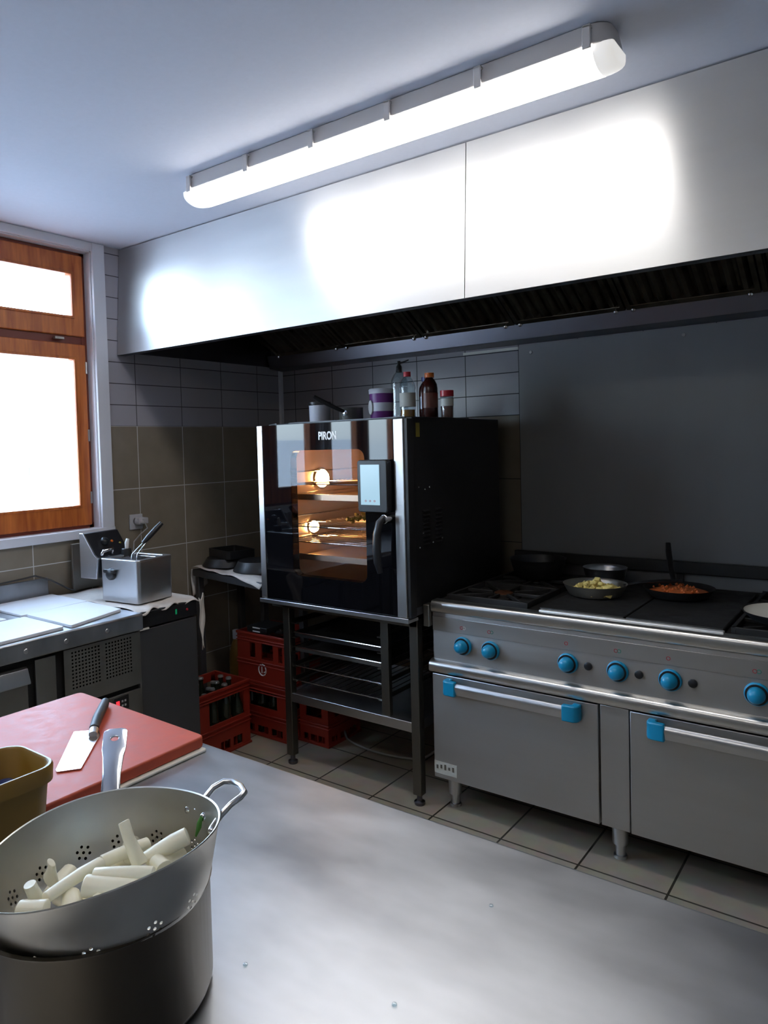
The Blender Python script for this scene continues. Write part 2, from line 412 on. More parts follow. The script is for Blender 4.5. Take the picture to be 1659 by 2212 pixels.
# ------------------------------------------------------------------ ceiling lamp
def lamp(x0, x1, yc, label, lm='lens'):
    t = thing('ceiling_lamp', label, 'lamp', ((x0 + x1) / 2, yc, ZC))
    out = [(x0 + (x1 - x0) * 0, 0)]
    L, hw = (x1 - x0) / 2, .075; xc = (x0 + x1) / 2
    def sect(k, z0, z1, m, name, t0=1., t1=1.):
        a = rrect(xc - L * 1, xc + L, yc - hw, yc + hw, .05, 6)
        def sc(p, g): return (xc + (p[0] - xc) * (L - hw * (1 - g)) / L, yc + (p[1] - yc) * g)
        b = MB(); n = len(a)
        v = [(*sc(p, t0), z0) for p in a] + [(*sc(p, t1), z1) for p in a]
        b.add(v, [list(range(n))[::-1], list(range(n, 2 * n))] + [(i, (i + 1) % n, n + (i + 1) % n, n + i) for i in range(n)])
        return b
    h = sect(1, ZC - .002, ZC - .058, None, '', .86, 1.0); h.build('housing', M['housing'], t, .003)
    b = MB(); a = rrect(xc - L, xc + L, yc - hw, yc + hw, .05, 6); n = len(a); prof = [(1.0, -.048), (.99, -.062), (.93, -.082), (.80, -.096), (.6, -.103)]
    # lens: the long lit run and the two clear ends
    lx0, lx1 = x0 + .05, x1 - .05
    cs = []
    m = 14
    for i in range(m + 1):
        an = PI * i / m
        cs.append((yc - hw * .90 * math.cos(an), ZC - .0575 - .048 * math.sin(an) ** .75))
    b.prism(cs, lx0, lx1, 'x'); b.build('diffuser', M[lm], t, 0, 50)
    for sx, xa, xb in ((-1, x0, lx0), (1, x1, lx1)):
        e = MB(); v = []; K = 5
        for k in range(K + 1):
            q = k / K; x = xb + (xa - xb) * math.sin(q * PI / 2); g = math.sqrt(max(.0, 1 - (q * .86) ** 2))
            for (y, z) in cs: v.append((x, yc + (y - yc) * (.45 + .55 * g), ZC - .05 + (z - ZC + .05) * (.35 + .65 * g)))
        nn = m + 1; fs = [(k * nn + i, k * nn + i + 1, (k + 1) * nn + i + 1, (k + 1) * nn + i) for k in range(K) for i in range(m)]
        fs += [list(range(nn)), [K * nn + i for i in range(nn)][::-1]] + [(k * nn, (k + 1) * nn, (k + 1) * nn + m, k * nn + m) for k in range(K)]
        e.add(v, fs); e.build('end_cap', M['lens_end'], t, 0, 50)
    N = 6
    for s in (-1, 1):
        for i in range(N):
            x = x0 + .06 + (x1 - x0 - .12) * i / (N - 1)
            y = yc + s * hw
            c = MB().box(x - .011, x + .011, y, y + s * .008, ZC - .070, ZC - .012)
            c.box(x - .011, x + .011, y - s * .010, y + s * .008, ZC - .018, ZC - .010)
            c.build('clip', M['housing'], t, .002)
    return t
lamp(1.03, 2.69, -1.605, 'long fluorescent ceiling lamp with lit white diffuser, fixed beside the extractor hood')
lamp(1.3, 2.9, -3.75, 'second long fluorescent ceiling lamp, behind the viewer over the steel table', 'lens2')

# ------------------------------------------------------------------ extractor hood
HX1 = 3.9
h = thing('extractor_hood', 'long brushed stainless steel extractor hood along the ceiling above oven and range', 'extractor hood', (2, -.6, 2.08))
def hpanel(x0, x1):
    b = MB(); y0, y1 = -1.231, -1.266; t_ = .012; zt, zb = ZC - .006, 2.084
    b.add([(x0, y0, zt), (x1, y0, zt), (x1, y1, zb), (x0, y1, zb), (x0, y0 + t_, zt), (x1, y0 + t_, zt), (x1, y1 + t_, zb), (x0, y1 + t_, zb)],
          [(0, 1, 2, 3), (4, 7, 6, 5), (0, 4, 5, 1), (3, 2, 6, 7), (0, 3, 7, 4), (1, 5, 6, 2)])
    return b.build('front_panel', M['steel_h'], h)
hpanel(.004, 2.0435); hpanel(2.0465, HX1)
box('lip', M['steel_g'], .004, HX1, -1.262, -1.215, 2.084, 2.100, h)
# inside skin: sloping ceiling plate and rear gutter
b = MB(); b.add([(.004, -.115, 2.20), (HX1, -.115, 2.20), (HX1, -.80, 2.60), (.004, -.80, 2.60), (.004, -1.21, 2.62), (HX1, -1.21, 2.62)], [(0, 1, 2, 3), (3, 2, 5, 4)])
b.add([(.004, -.115, 2.21), (HX1, -.115, 2.21), (HX1, -.80, 2.61), (.004, -.80, 2.61), (.004, -1.21, 2.63), (HX1, -1.21, 2.63)], [(0, 1, 2, 3), (3, 2, 5, 4)])
b.build('inner_plate', M['filter'], h)
b = MB().prism([(-.006, 2.075), (-.125, 2.085), (-.150, 2.165), (-.142, 2.166), (-.118, 2.095), (-.006, 2.085)], .024, HX1, 'x')
b.build('grease_gutter', M['steel_g'], h, .002)
b = MB().prism([(-.006, 2.08), (-.10, 2.10), (-.115, 2.2), (-.006, 2.2)], .024, HX1, 'x').build('rear_channel', M['steel_g'], h)
box('side_panel', M['steel_g'], HX1, HX1 + .01, -1.262, -.004, 2.084, ZC - .002, h)
box('side_panel', M['steel_g'], .003, .010, -1.21, -.024, 2.10, ZC - .03, h)
# baffle filters, one per bay
def make_filter():
    t = thing('grease_filter', None, 'filter', (0, 0, 0))
    W_ = .528; n = 9
    d = Vector((0, -.60, .335)).normalized(); nn = Vector((0, d.z, -d.y)); nn = -nn if nn.z > 0 else nn
    Ln = .66
    mx = Matrix(((1, 0, 0, 0), (0, d.y, nn.y, 0), (0, d.z, nn.z, 0), (0, 0, 0, 1)))   # local x, along, down-normal
    MB().ring([(0, 0), (W_, 0), (W_, Ln), (0, Ln)], [(.02, .03), (W_ - .02, .03), (W_ - .02, Ln - .03), (.02, Ln - .03)], 0, .03, 'z', mx).build('frame', M['filter'], t, .002, local=True)
    bb = MB(); p = (W_ - .04) / n
    for i in range(n):
        x = .02 + i * p
        bb.prism([(x + .004, .006), (x + p * .30, .026), (x + p * .62, .026), (x + p * .9, .006), (x + p * .62, .021), (x + p * .30, .021)], .03, Ln - .03, 'y', mx)
    bb.box(.02, W_ - .02, .03, Ln - .03, -.002, .002, mx)
    bb.build('baffles', M['filter'], t, 0, 20, local=True)
    for x in (.035, W_ - .035):
        hb = MB().cyl((x, .02, .028), (x, .02, .046), .006, n=10, mx=mx).lathe([(.0, 0), (.011, .002), (.012, .006), (.007, .011), (0, .012)], n=12, mx=mx @ Matrix.Translation((x, .02, .044)))
        hb.build('handle', M['chrome'], t, local=True)
    return t
names = ['leftmost greasy baffle filter in the hood, above the corner side table', 'second greasy baffle filter from the left, above the oven',
         'greasy baffle filter above the gap between oven and range', 'greasy baffle filter above the left half of the range',
         'greasy baffle filter above the middle of the range', 'greasy baffle filter at the right edge of the view', 'last greasy baffle filter beyond the right edge']
f0 = None
for i, lb in enumerate(names[:6]):
    x = .145 + i * .5345
    if f0 is None: f0 = make_filter(); f0.location = (x, -.165, 2.175); f0['label'] = lb; f0['group'] = 'baffle filters in the hood'
    else: dup(f0, (x, -.165, 2.175), 0, lb)

# ------------------------------------------------------------------ splashback sheet on the wall
t = thing('splashback', 'large dull stainless steel splashback sheet on the wall behind the range', 'splashback', (2.6, 0, .9))
box('sheet', M['steel_w'], X8 + .004, HX1, -.008, -.001, .92, 2.072, t, .001)
for x, z in ((1.751, 2.03), (2.48, 2.035), (3.2, 2.03)):
    MB().lathe([(0, .004), (.007, .003), (.009, 0)], n=14, mx=Matrix.Translation((x, -.008, z)) @ Matrix.Rotation(PI / 2, 4, 'X')).build('screw', M['steel_d'], t)
MB().box(1.36, X8, -.006, -.001, 2.052, 2.066).build('cover_strip', M['paper'], t)

# ------------------------------------------------------------------ combi oven
OX0, OX1, OY0, OY1, OZ0, OZ1 = .80, 1.63, -.975, -.15, .875, 1.69
ov = thing('combi_oven', 'black combi oven with lit glass door and touch screen, on a steel stand', 'oven', (1.2, -.56, OZ0))
b = MB()
b.box(OX1 - .08, OX1, OY0, OY1, OZ0, OZ1); b.box(OX0, OX0 + .05, OY0, OY1, OZ0, OZ1)
b.box(OX0 + .05, OX1 - .08, OY0, OY1, OZ1 - .09, OZ1); b.box(OX0 + .05, OX1 - .08, OY0, OY1, OZ0, OZ0 + .05)
b.box(OX0 + .05, OX1 - .08, OY1 - .12, OY1, OZ0 + .05, OZ1 - .09)
b.build('body', M['black_m'], ov, .004)
cv = MB()   # cavity lining
cx0, cx1, cy1, cz0, cz1 = OX0 + .053, 1.50, -.30, OZ0 + .054, OZ1 - .094
cv.box(cx0, cx0 + .004, OY0 + .004, cy1, cz0, cz1).box(cx1, cx1 + .004, OY0 + .004, cy1, cz0, cz1)
cv.box(cx0, cx1, OY0 + .004, cy1, cz0, cz0 + .004).box(cx0, cx1, OY0 + .004, cy1, cz1 - .004, cz1).box(cx0, cx1, cy1, cy1 + .004, cz0, cz1)
cv.build('cavity', M['cavity'], ov)
# door: steel side strips, black glass round a clear window
DY0, DY1 = -1.035, -.982
dr = MB().box(.778, .812, DY0, DY1, .842, 1.683).build('door_strip', M['steel'], ov, .002); dr['label'] = 'bright steel strip on hinge side of door'
dr = MB().box(1.574, 1.622, DY0, DY1, .842, 1.683).build('door_strip', M['steel'], ov, .003)
MB().box(1.622, 1.640, DY0 + .006, DY1, .842, 1.683).build('door_edge', M['black_m'], ov, .002)
WX0, WX1, WZ0, WZ1 = .987, 1.418, .970, 1.560
def grow(pl, n):   # matching points on the outer rectangle
    return pl
inner = rrect(WX0, WX1, WZ0, WZ1, .04, 6)
ox0, ox1, oz0, oz1 = .813, 1.573, .842, 1.683
outer = []
for (x, z) in inner:
    cx_, cz_ = (WX0 + WX1) / 2, (WZ0 + WZ1) / 2
    outer.append((x, z))
def proj_out(i, n=7):
    q = i // n; r = i % n; f_ = r / (n - 1)
    corner = [(ox1, oz1), (ox0, oz1), (ox0, oz0), (ox1, oz0)][q]
    p = inner[i]
    if q == 0: return (ox1, p[1]) if r == 0 else ((p[0], oz1) if r == n - 1 else corner)
    if q == 1: return (p[0], oz1) if r == 0 else ((ox0, p[1]) if r == n - 1 else corner)
    if q == 2: return (ox0, p[1]) if r == 0 else ((p[0], oz0) if r == n - 1 else corner)
    return (p[0], oz0) if r == 0 else ((ox1, p[1]) if r == n - 1 else corner)
outer = [proj_out(i) for i in range(len(inner))]
door = MB().ring(outer, inner, DY0 + .004, DY1 - .004, 'y').build('door', M['blackglass'], ov, 0, 20)
door['label'] = 'black glass door with reflections'
wn = MB().prism(inner, DY0 + .0045, DY0 + .008, 'y').build('door_window', M['doorglass'], ov)
wn['label'] = 'clear rounded window showing the lit cavity'
b = MB().box(.772, 1.634, DY0 - .008, OY0 + .01, .822, .836); b.box(.772, 1.634, DY0 - .010, DY0 - .004, .822, .842)
b.build('drip_tray', M['steel'], ov, .002)['label'] = 'bright steel drip rail under the door'
MB().box(OX0 - .01, OX1, OY0 - .002, OY1, .842, OZ0).build('plinth', M['grey'], ov, .002)
text_part('PIRON', 'logo', M['mark'], .050, Matrix.Translation((1.216, DY0 + .0035, 1.622)) @ Matrix.Rotation(PI / 2, 4, 'X'), ov, sx=.72)['label'] = 'white lettering on the black glass'
# control tablet
b = MB().prism(rrect(1.405, 1.560, 1.288, 1.512, .014, 4), DY0 - .034, DY0 + .004, 'y'); tb = b.build('control_panel', M['black'], ov, .004)
box('screen', M['tablet'], 1.424, 1.522, DY0 - .0365, DY0 - .0335, 1.320, 1.492, tb)['label'] = 'pale blue lit touch screen'
for x in (1.450, 1.473, 1.496):
    MB().ring(rrect(x - .004, x + .004, 1.333, 1.341, .003, 3), rrect(x - .0025, x + .0025, 1.3345, 1.3395, .002, 3), DY0 - .0375, DY0 - .0364, 'y').build('icon', M['icon_r'], tb)
# handle
hb = MB().cyl((1.545, DY0 + .002, 1.262), (1.545, DY0 - .045, 1.262), .020, n=20).build('handle_boss', M['chrome'], ov, .003)
pts = [(1.543, DY0 - .040, 1.272), (1.533, DY0 - .058, 1.25), (1.525, DY0 - .066, 1.20), (1.522, DY0 - .067, 1.14), (1.522, DY0 - .062, 1.08), (1.524, DY0 - .050, 1.035)]
MB().tube(pts, [.010, .015, .017, .018, .017, .011], 12).build('handle', M['black'], ov, 0, 60)
# side louvres, screws, sticker
for k, y in enumerate((-.905, -.800)):
    lv = MB()
    for i in range(9):
        z = 1.145 + i * .018
        lv.prism([(OX1 - .001, z), (OX1 + .008, z - .004), (OX1 + .008, z - .006), (OX1 - .001, z - .009)], y, y + .052, 'y')
    lv.build('louvres', M['black'], ov)
for y, z in ((-.93, 1.39), (-.88, 1.378), (-.84, 1.385), (-.93, 1.13), (-.82, 1.14), (-.74, 1.15), (-.9, 1.19)):
    MB().lathe([(0, .003), (.004, .002), (.006, 0)], n=10, mx=Matrix.Translation((OX1, y, z)) @ Matrix.Rotation(PI / 2, 4, 'Y')).build('screw', M['chrome'], ov)
box('sticker', M['yellow'], OX1, OX1 + .001, -.945, -.915, 1.605, 1.665, ov)
# racks + trays + lamp and its added reflection inside
for z in (1.02, 1.13, 1.24, 1.35, 1.46):
    b = MB()
    for s in (cx0 + .012, cx1 - .012): b.cyl((s, OY0 + .02, z - .008), (s, cy1 - .02, z - .008), .004, n=8)
    b.build('rack_rail', M['chrome'], ov)
for z, tr in ((1.03, 1), (1.115, 0), (1.19, 0), (1.32, 1), (1.395, 0)):
    b = MB()
    if tr:
        b.box(cx0 + .02, cx1 - .02, OY0 + .05, cy1 - .03, z, z + .003)
        b.box(cx0 + .02, cx1 - .02, OY0 + .048, OY0 + .051, z, z + .028).box(cx0 + .02, cx1 - .02, cy1 - .033, cy1 - .03, z, z + .028)
        b.build('tray', M['cavity'], ov)
    else:
        for k in range(15):
            y = OY0 + .06 + k * .042; b.cyl((cx0 + .014, y, z), (cx1 - .014, y, z), .002, n=6)
        for s in (cx0 + .014, cx1 - .014): b.cyl((s, OY0 + .05, z), (s, cy1 - .03, z), .003, n=6)
        b.cyl((cx0 + .014, OY0 + .05, z), (cx1 - .014, OY0 + .05, z), .003, n=6)
        b.build('wire_shelf', M['chrome'], ov)
for y, z, r in ((-.65, 1.410, .047), (-.73, 1.165, .030)):  # upper one is the lamp; lower glowing disc is added for its reflection
    MB().lathe([(r * 1.25, 0), (r * 1.25, .006), (r, .008)], n=20, mx=Matrix.Translation((cx0 + .004, y, z)) @ Matrix.Rotation(PI / 2, 4, 'Y')).build('lamp_and_glint_bezel', M['chrome'], ov)
    MB().lathe([(r, 0), (r, .010), (r * .8, .022), (r * .4, .029), (0, .031)], n=20, mx=Matrix.Translation((cx0 + .008, y, z)) @ Matrix.Rotation(PI / 2, 4, 'Y')).build('oven_lamp_and_glint', M['oven_lamp_and_glint'], ov, 0, 80)
b = MB()
for i in range(26):
    p = Vector((1.20 + random.uniform(-.12, .14), -.62 + random.uniform(-.15, .15), 1.20 + random.uniform(0, .03)))
    b.tube([p, p + Vector((random.uniform(-.03, .03), random.uniform(-.03, .03), .01))], [.012, .006], 6)
tag(b.build('roasting_vegetables', mat('roasting_green', (.12, .13, .02), .5)), 'green vegetables roasting on the middle shelf inside the lit oven', 'food', kind='stuff')

# oven stand
st = thing('oven_stand', 'dark steel open stand with tray rack, carrying the oven', 'stand', (1.2, -.6, 0))
for x, y in ((.838, -.955), (1.578, -.955), (.765, -.30), (1.578, -.30)):
    lg = box('leg', M['steel_k'], x, x + .042, y, y + .042, .045, .818, st, .003)
    MB().lathe([(.022, 0), (.024, .004), (.024, .014), (.012, .020), (.012, .05)], (x + .021, y + .021, 0), 16).build('foot', M['steel_g'], lg)
b = MB().box(.77, 1.62, -.955, -.915, .785, .820).box(.77, 1.62, -.30, -.26, .785, .820).box(.80, .84, -.95, -.26, .785, .82).box(1.58, 1.62, -.95, -.26, .785, .82)
b.build('top_frame', M['steel_k'], st, .002)
b = MB().box(.88, 1.578, -.952, -.935, .318, .362).box(.80, 1.60, -.30, -.285, .318, .362).box(.84, .86, -.95, -.28, .318, .362).box(1.585, 1.60, -.95, -.28, .318, .362)
b.box(.86, 1.585, -.94, -.29, .350, .356).build('shelf', M['steel'], st, .002)
box('rack_upright', M['steel_k'], 1.418, 1.460, -.945, -.92, .362, .785, st, .002)
box('rack_upright', M['steel_k'], 1.418, 1.460, -.32, -.30, .362, .785, st, .002)
for i in range(5):
    z = .42 + i * .072
    b = MB().box(1.395, 1.418, -.94, -.30, z, z + .004).box(1.414, 1.418, -.94, -.30, z, z + .02); b.build('runner', M['steel_k'], st)
    b = MB().box(.880, .905, -.94, -.30, z, z + .004).box(.878, .882, -.94, -.30, z, z + .02); b.build('runner', M['steel_k'], st)
def tray(z, m, label, group=None, wire=False):
    o = thing('baking_tray' if not wire else 'wire_rack', label, 'tray' if not wire else 'rack', (1.15, -.62, z), group=group)
    b = MB()
    if not wire:
        b.box(.888, 1.412, -.925, -.34, z, z + .003).ring([(.888, -.925), (1.412, -.925), (1.412, -.34), (.888, -.34)], [(.893, -.92), (1.407, -.92), (1.407, -.345), (.893, -.345)], z, z + .022)
        b.build('pan', m, o, .001)
        MB().tube([(.886, -.928, z + .023), (1.414, -.928, z + .023), (1.414, -.338, z + .023), (.886, -.338, z + .023)], .003, 6, closed=True).build('rim', M['chrome'], o)
    else:
        for k in range(13): b.cyl((.90 + k * .042, -.925, z), (.90 + k * .042, -.34, z), .0018, n=6)
        b.build('wires', m, o)
        MB().tube([(.888, -.928, z), (1.412, -.928, z), (1.412, -.338, z), (.888, -.338, z)], .003, 6, closed=True).build('frame', M['chrome'], o)
tray(.424 + .072 * 2, M['steel_d'], 'shiny baking tray with bright rim, midway down the rack under the oven')
tray(.424 + .072 * 3, M['hotplate'], 'dark baking tray in the rack under the oven, above the shiny one')
tray(.424 + .072, M['steel_d'], 'thin wire rack below the shiny tray under the oven', wire=True)
tray(.424, M['hotplate'], 'lowest wire rack in the oven stand, just above the shelf', wire=True)
tag(MB().tube([(1.15 + .34 * math.cos(a) , -.42 + .20 * math.sin(a), .012 + (.10 * max(0, math.cos(a * 2)) if i < 6 or i > 14 else 0)) for i, a in enumerate([PI * .9 + k * PI * 1.2 / 20 for k in range(21)])], .006, 8).build('gas_hose', M['greycord']), 'grey hose looping across the floor below the oven stand', 'hose')

# ------------------------------------------------------------------ things on top of the oven
Z = OZ1 + .003
tag(MB().prism([(.93, -.97), (1.60, -.985), (1.62, -.45), (.95, -.42)], OZ1, OZ1 + .003).build('sheet', M['grey']), 'thin grey sheet lying on the black oven top under the jars', 'sheet')
def at_top(x, y): return (x, y, Z)
def round_thing(name, label, cat, loc, parts, group=None):
    t = thing(name, label, cat, loc, group=group)
    for nm, m, prof, z0, lb in parts:
        o = MB().lathe(prof, (0, 0, z0), 28).build(nm, m, t, 0, 50, local=True)
        if lb: o['label'] = lb
    return t
round_thing('food_tub', 'white round tub with dark lid rim, leftmost on top of the oven', 'tub', at_top(.838 + .0, -.62),
            [('body', M['tubwhite'], [(.050, 0), (.054, .004), (.056, .105), (0.052, .105), (.05, .008), (0, .006)], 0, None), ('lid', M['black'], [(.058, .098), (.060, .104), (.060, .115), (0, .116)], 0, 'dark lid')])
sp = thing('saucepan', 'small dull saucepan with black handle, on top of the oven beside the purple tub', 'saucepan', at_top(1.075, -.66))
MB().lathe([(0, 0), (.055, 0), (.060, .006), (.060, .070), (.062, .072), (.057, .071), (.056, .006), (0, .005)], n=32).build('bowl', M['steel_d'], sp, 0, 50, local=True)
MB().tube([(.010, -.058, .05), (-.010, -.085, .062), (-.065, -.15, .105), (-.095, -.175, .128)], [.008, .010, .012, .010], 10).build('handle', M['black'], sp, 0, 60, local=True)
MB().lathe([(.016, 0), (.016, .008), (.006, .012)], n=14, mx=Matrix.Translation((.008, -.058, .045)) @ Matrix.Rotation(PI / 2, 4, 'X')).build('handle_ferrule', M['chrome'], sp, local=True)
pt = round_thing('spread_tub', 'white and purple plastic tub, on the oven between saucepan and bottles', 'tub', at_top(1.22, -.60),
            [('body', M['purple'], [(.054, 0), (.056, .005), (.060, .135), (.055, .135), (.05, .01), (0, .008)], 0, 'purple printed body'),
             ('lid', M['tubwhite'], [(.062, .135), (.063, .155), (.058, .160), (0, .161)], 0, 'white lid'),
             ('label_band', M['tubwhite'], [(.0582, .048), (.0605, .090), (.060, .090), (.0577, .048)], 0, 'pale band')])
MB().lathe([(0, .0), (.026, .001), (.028, .0)], n=20, mx=Matrix.Translation((-.028, -.0535, .068)) @ Matrix.Rotation(R(-28), 4, 'Z') @ Matrix.Rotation(PI / 2, 4, 'X') @ Matrix.Diagonal((.75, 1.3, 4, 1))).build('label_spot', M['mark'], pt, local=True)
def bottle(name, label, loc, H_, r, body, cap, capm, group=None, ribs=0, fill=None, lab=None):
    t = thing(name, label, 'bottle', loc, group=group)
    pr = [(r * .9, 0), (r, .006)]
    if ribs:
        for i in range(ribs):
            z = .02 + i * H_ * .58 / ribs; pr += [(r, z), (r * .93, z + H_ * .29 / ribs)]
    pr += [(r, H_ * .66), (r * .93, H_ * .75), (r * .66, H_ * .84), (r * .38, H_ * .90), (r * .36, H_ * .94)]
    MB().lathe(pr, n=28).build('body', body, t, 0, 60, local=True)
    if fill: MB().lathe([(0, .004), (r * .86, .004), (r * .88, fill[1]), (0, fill[1])], n=24).build('contents', fill[0], t, 0, 50, local=True)
    if lab: MB().lathe([(r * 1.015, lab[1]), (r * 1.015, lab[2]), (r * 1.0, lab[2]), (r * 1.0, lab[1])], n=28, close=True).build('label', lab[0], t, 0, 50, local=True)
    if cap: MB().lathe([(r * cap, H_ * .90), (r * cap, H_), (0, H_ * 1.003)], n=20).build('cap', capm, t, 0, 50, local=True)
    return t
bt = bottle('oil_bottle', 'tall clear ribbed bottle with black pouring spout, among the jars on the oven', at_top(1.315, -.58), .262, .043, M['clear'], None, None, ribs=9)
MB().lathe([(.014, .235), (.014, .262), (.008, .272), (.008, .290), (0, .291)], n=14).tube([(0, 0, .280), (.02, .004, .282), (.05, .01, .292)], [.006, .005, .003], 8).build('pouring_spout', M['black'], bt, local=True)
bottle('oil_bottle', 'clear bottle with red cap and amber oil in the bottom, on the oven', at_top(1.402, -.645), .225, .038, M['clear'], .46, M['redcap'], ribs=4, fill=(M['oil'], .045), lab=(M['paper'], .06, .125))
bottle('oil_bottle', 'dark bottle with navy cap, on the oven behind the amber oil bottle', at_top(1.432, -.52), .205, .038, M['sauce'], .62, M['bluecap'], lab=(M['steel_g'], .05, .11))
bottle('sauce_bottle', 'dark sauce bottle with orange cap, on the oven', at_top(1.497, -.60), .215, .038, M['sauce'], .58, M['orange'], lab=(M['brownred'], .05, .12))
round_thing('spice_jar', 'small spice jar with red lid, rightmost on top of the oven', 'jar', at_top(1.578, -.58),
            [('body', M['clear'], [(.028, 0), (.030, .004), (.030, .100), (.026, .105)], 0, None), ('contents', M['brownred'], [(0, .002), (.027, .003), (.027, .055), (0, .056)], 0, 'brown spice'),
             ('label', M['paper'], [(.0306, .055), (.0306, .090)], 0, None), ('lid', M['redcap'], [(.0315, .100), (.0315, .128), (0, .129)], 0, 'red lid')])

# ------------------------------------------------------------------ range cooker
RX0, RX1 = 1.668, 3.27
rg = thing('range_cooker', 'stainless steel professional range cooker with blue knobs, to the right of the oven', 'cooker', (2.46, -.45, 0))
box('body', M['steel_r'], RX0, RX1, -.895, -.012, .135, .865, rg, .003)
# front control panel profile (y,z) extruded
b = MB().prism([(-.862, .896), (-.900, .896), (-.905, .880), (-.905, .648), (-.80, .648), (-.80, .862)], RX0, RX1, 'x')
b.build('control_panel', M['steel_r'], rg, .003)
led = [(-.904, .652), (-.912, .650)] + [(-.914 - .022 * math.sin(R(a)), .626 + .022 * math.cos(R(a))) for a in (15, 30, 45, 60, 75, 90)] + [(-.936, .608), (-.930, .600), (-.88, .600), (-.88, .648)]
MB().prism(led, RX0 - .006, RX1 + .006, 'x').build('ledge', M['steel_n'], rg, 0, 50)
box('label_strip', M['steel_r'], RX0 + .002, RX1 - .002, -.909, -.904, .775, .835, rg, .001)
b = MB().prism([(-.862, .9005), (-.845, .896), (-.05, .896), (-.05, .86), (-.862, .86)], RX0, RX1, 'x').build('hob_deck', M['hotplate'], rg)
box('front_rim', M['rim'], 2.135, 2.79, -.878, -.851, .897, .909, rg, .003)['label'] = 'steel strip in front of the solid top, reflected light put into its pale colour'
nose = [(-.862, .903), (-.900, .903)] + [(-.900 - .018 * math.sin(R(a)), .885 + .018 * math.cos(R(a))) for a in (15, 30, 45, 60, 75, 90)] + [(-.918, .862), (-.912, .853), (-.906, .852), (-.862, .860)]
MB().prism(nose, RX0 - .001, RX1 + .001, 'x').build('front_nosing', M['steel_n'], rg, 0, 50)
# solid tops
for x0, x1 in ((2.125, 2.452), (2.458, 2.785)):
    box('solid_top', M['hotplate'], x0, x1, -.845, -.16, .894, .912, rg, .004)
# burners + grates
def burner(x, y):
    o = MB().lathe([(.075, .0), (.075, .006), (.05, .010), (.05, .013), (.044, .016), (0, .017)], (x, y, .895), 28).build('burner', M['hotplate'], rg, 0, 40)
    MB().lathe([(.040, .0), (.040, .004), (.034, .007), (0, .0075)], (x, y, .911), 24).build('burner_cap', M['brass'], o)
def grate(x0, x1, y0, y1):
    b = MB(); z0, z1 = .904, .920
    for a in (x0, x1 - .014): b.box(a, a + .014, y0, y1, z0 - .012, z1)
    for a in (y0, y1 - .014): b.box(x0, x1, a, a + .014, z0 - .012, z1)
    cx_, cy_ = (x0 + x1) / 2, (y0 + y1) / 2
    for k in range(8):
        a = k * PI / 4 + .0; r1 = min(x1 - x0, y1 - y0) * .5 * (1 if k % 2 == 0 else 1.2)
        mx = Matrix.Translation((cx_, cy_, 0)) @ Matrix.Rotation(a, 4, 'Z'); b.box(.050, r1, -.006, .006, z0, z1 - .002, mx)
    for a in (x0, x1 - .014):
        for c in (y0, y1 - .014): b.box(a, a + .014, c, c + .014, .892, z0)
    b.build('grate', M['hotplate'], rg, .002)
for y in (-.66, -.30):
    burner(1.885, y); grate(1.70, 2.07, y - .175, y + .175)
for y in (-.66, -.30):
    burner(2.99, y); grate(2.805, 3.175, y - .175, y + .175)
box('rear_rail', M['black_m'], 1.55 + .12, RX1, -.075, -.045, .957, 1.012, rg, .004)
b = MB().box(RX0, RX1, -.045, -.03, .86, .955).build('rear_upstand', M['steel_w'], rg)
for x in (1.70, 2.45, 3.2): box('rail_post', M['black_m'], x, x + .03, -.06, -.045, .86, .96, rg)
# doors
def door(x0, x1, hx0, hx1):
    d = box('oven_door', M['steel_r'], x0, x1, -.925, -.896, .140, .592, rg, .003)
    zc = .555
    b = MB().prism([(-.955, zc - .026), (-.960, zc - .028), (-.967, zc - .010), (-.971, zc + .003), (-.969, zc + .012), (-.961, zc + .021), (-.953, zc + .021)], hx0 + .03, hx1 - .03, 'x')
    b.build('handle_bar', M['steel'], d, .002)
    for a, s in ((hx0, 1), (hx1, -1)):
        e = MB(); W_ = .062
        pl = [(a, -.925), (a, -.955), (a + s * .006, -.967), (a + s * .018, -.974), (a + s * W_, -.974), (a + s * W_, -.950), (a + s * .034, -.950), (a + s * .030, -.945), (a + s * .030, -.925)]
        e.prism(pl, zc - .034, zc + .028).build('handle_bracket', M['blue'], d, .005)['label'] = 'bright blue plastic bracket'
    return d
d1 = door(1.672, 2.378, 1.742, 2.318)
d2 = door(2.492, 3.20, 2.558, 3.12)
box('centre_post', M['steel_r'], 2.384, 2.487, -.920, -.896, .140, .594, rg, .002)
pl = box('rating_plate', M['paper'], 1.674, 1.782, -.9268, -.925, .160, .212, d1); pl['label'] = 'pale worn rating plate'
b = MB()
for i in range(5): b.box(1.684 + i * .019, 1.693 + i * .019, -.9274, -.9267, .180 + (i % 2) * .004, .196 + (i % 3) * .004)
b.build('print', M['steel_d'], pl)
for x in (1.73, 2.43, 3.15):
    for y in (-.85, -.12):
        MB().lathe([(.024, 0), (.024, .012), (.018, .014), (.018, .05), (.028, .055), (.030, .136)], (x, y, 0), 20).build('foot', M['steel'], rg, 0, 40)
box('underframe', M['dark'], RX0 + .03, RX1 - .03, -.80, -.03, .11, .136, rg)
def knob(x, z=.725):
    mx = Matrix.Translation((x, -.905, z)) @ Matrix.Rotation(PI / 2, 4, 'X')
    k = MB().lathe([(.0375, 0), (.0390, .006), (.0375, .013), (.034, .016)], n=36, mx=mx).build('knob', M['blue'], rg, 0, 50)
    MB().lathe([(.0345, .0145), (.0340, .0175), (.0275, .0177), (.0275, .0146)], n=36, mx=mx, close=True).build('knob_ring', M['black'], k)
    MB().lathe([(.0275, .012), (.0265, .028), (.0235, .042), (.017, .050), (.008, .0535), (0, .054)], n=28, mx=mx).build('knob_grip', M['blue'], k, 0, 60)
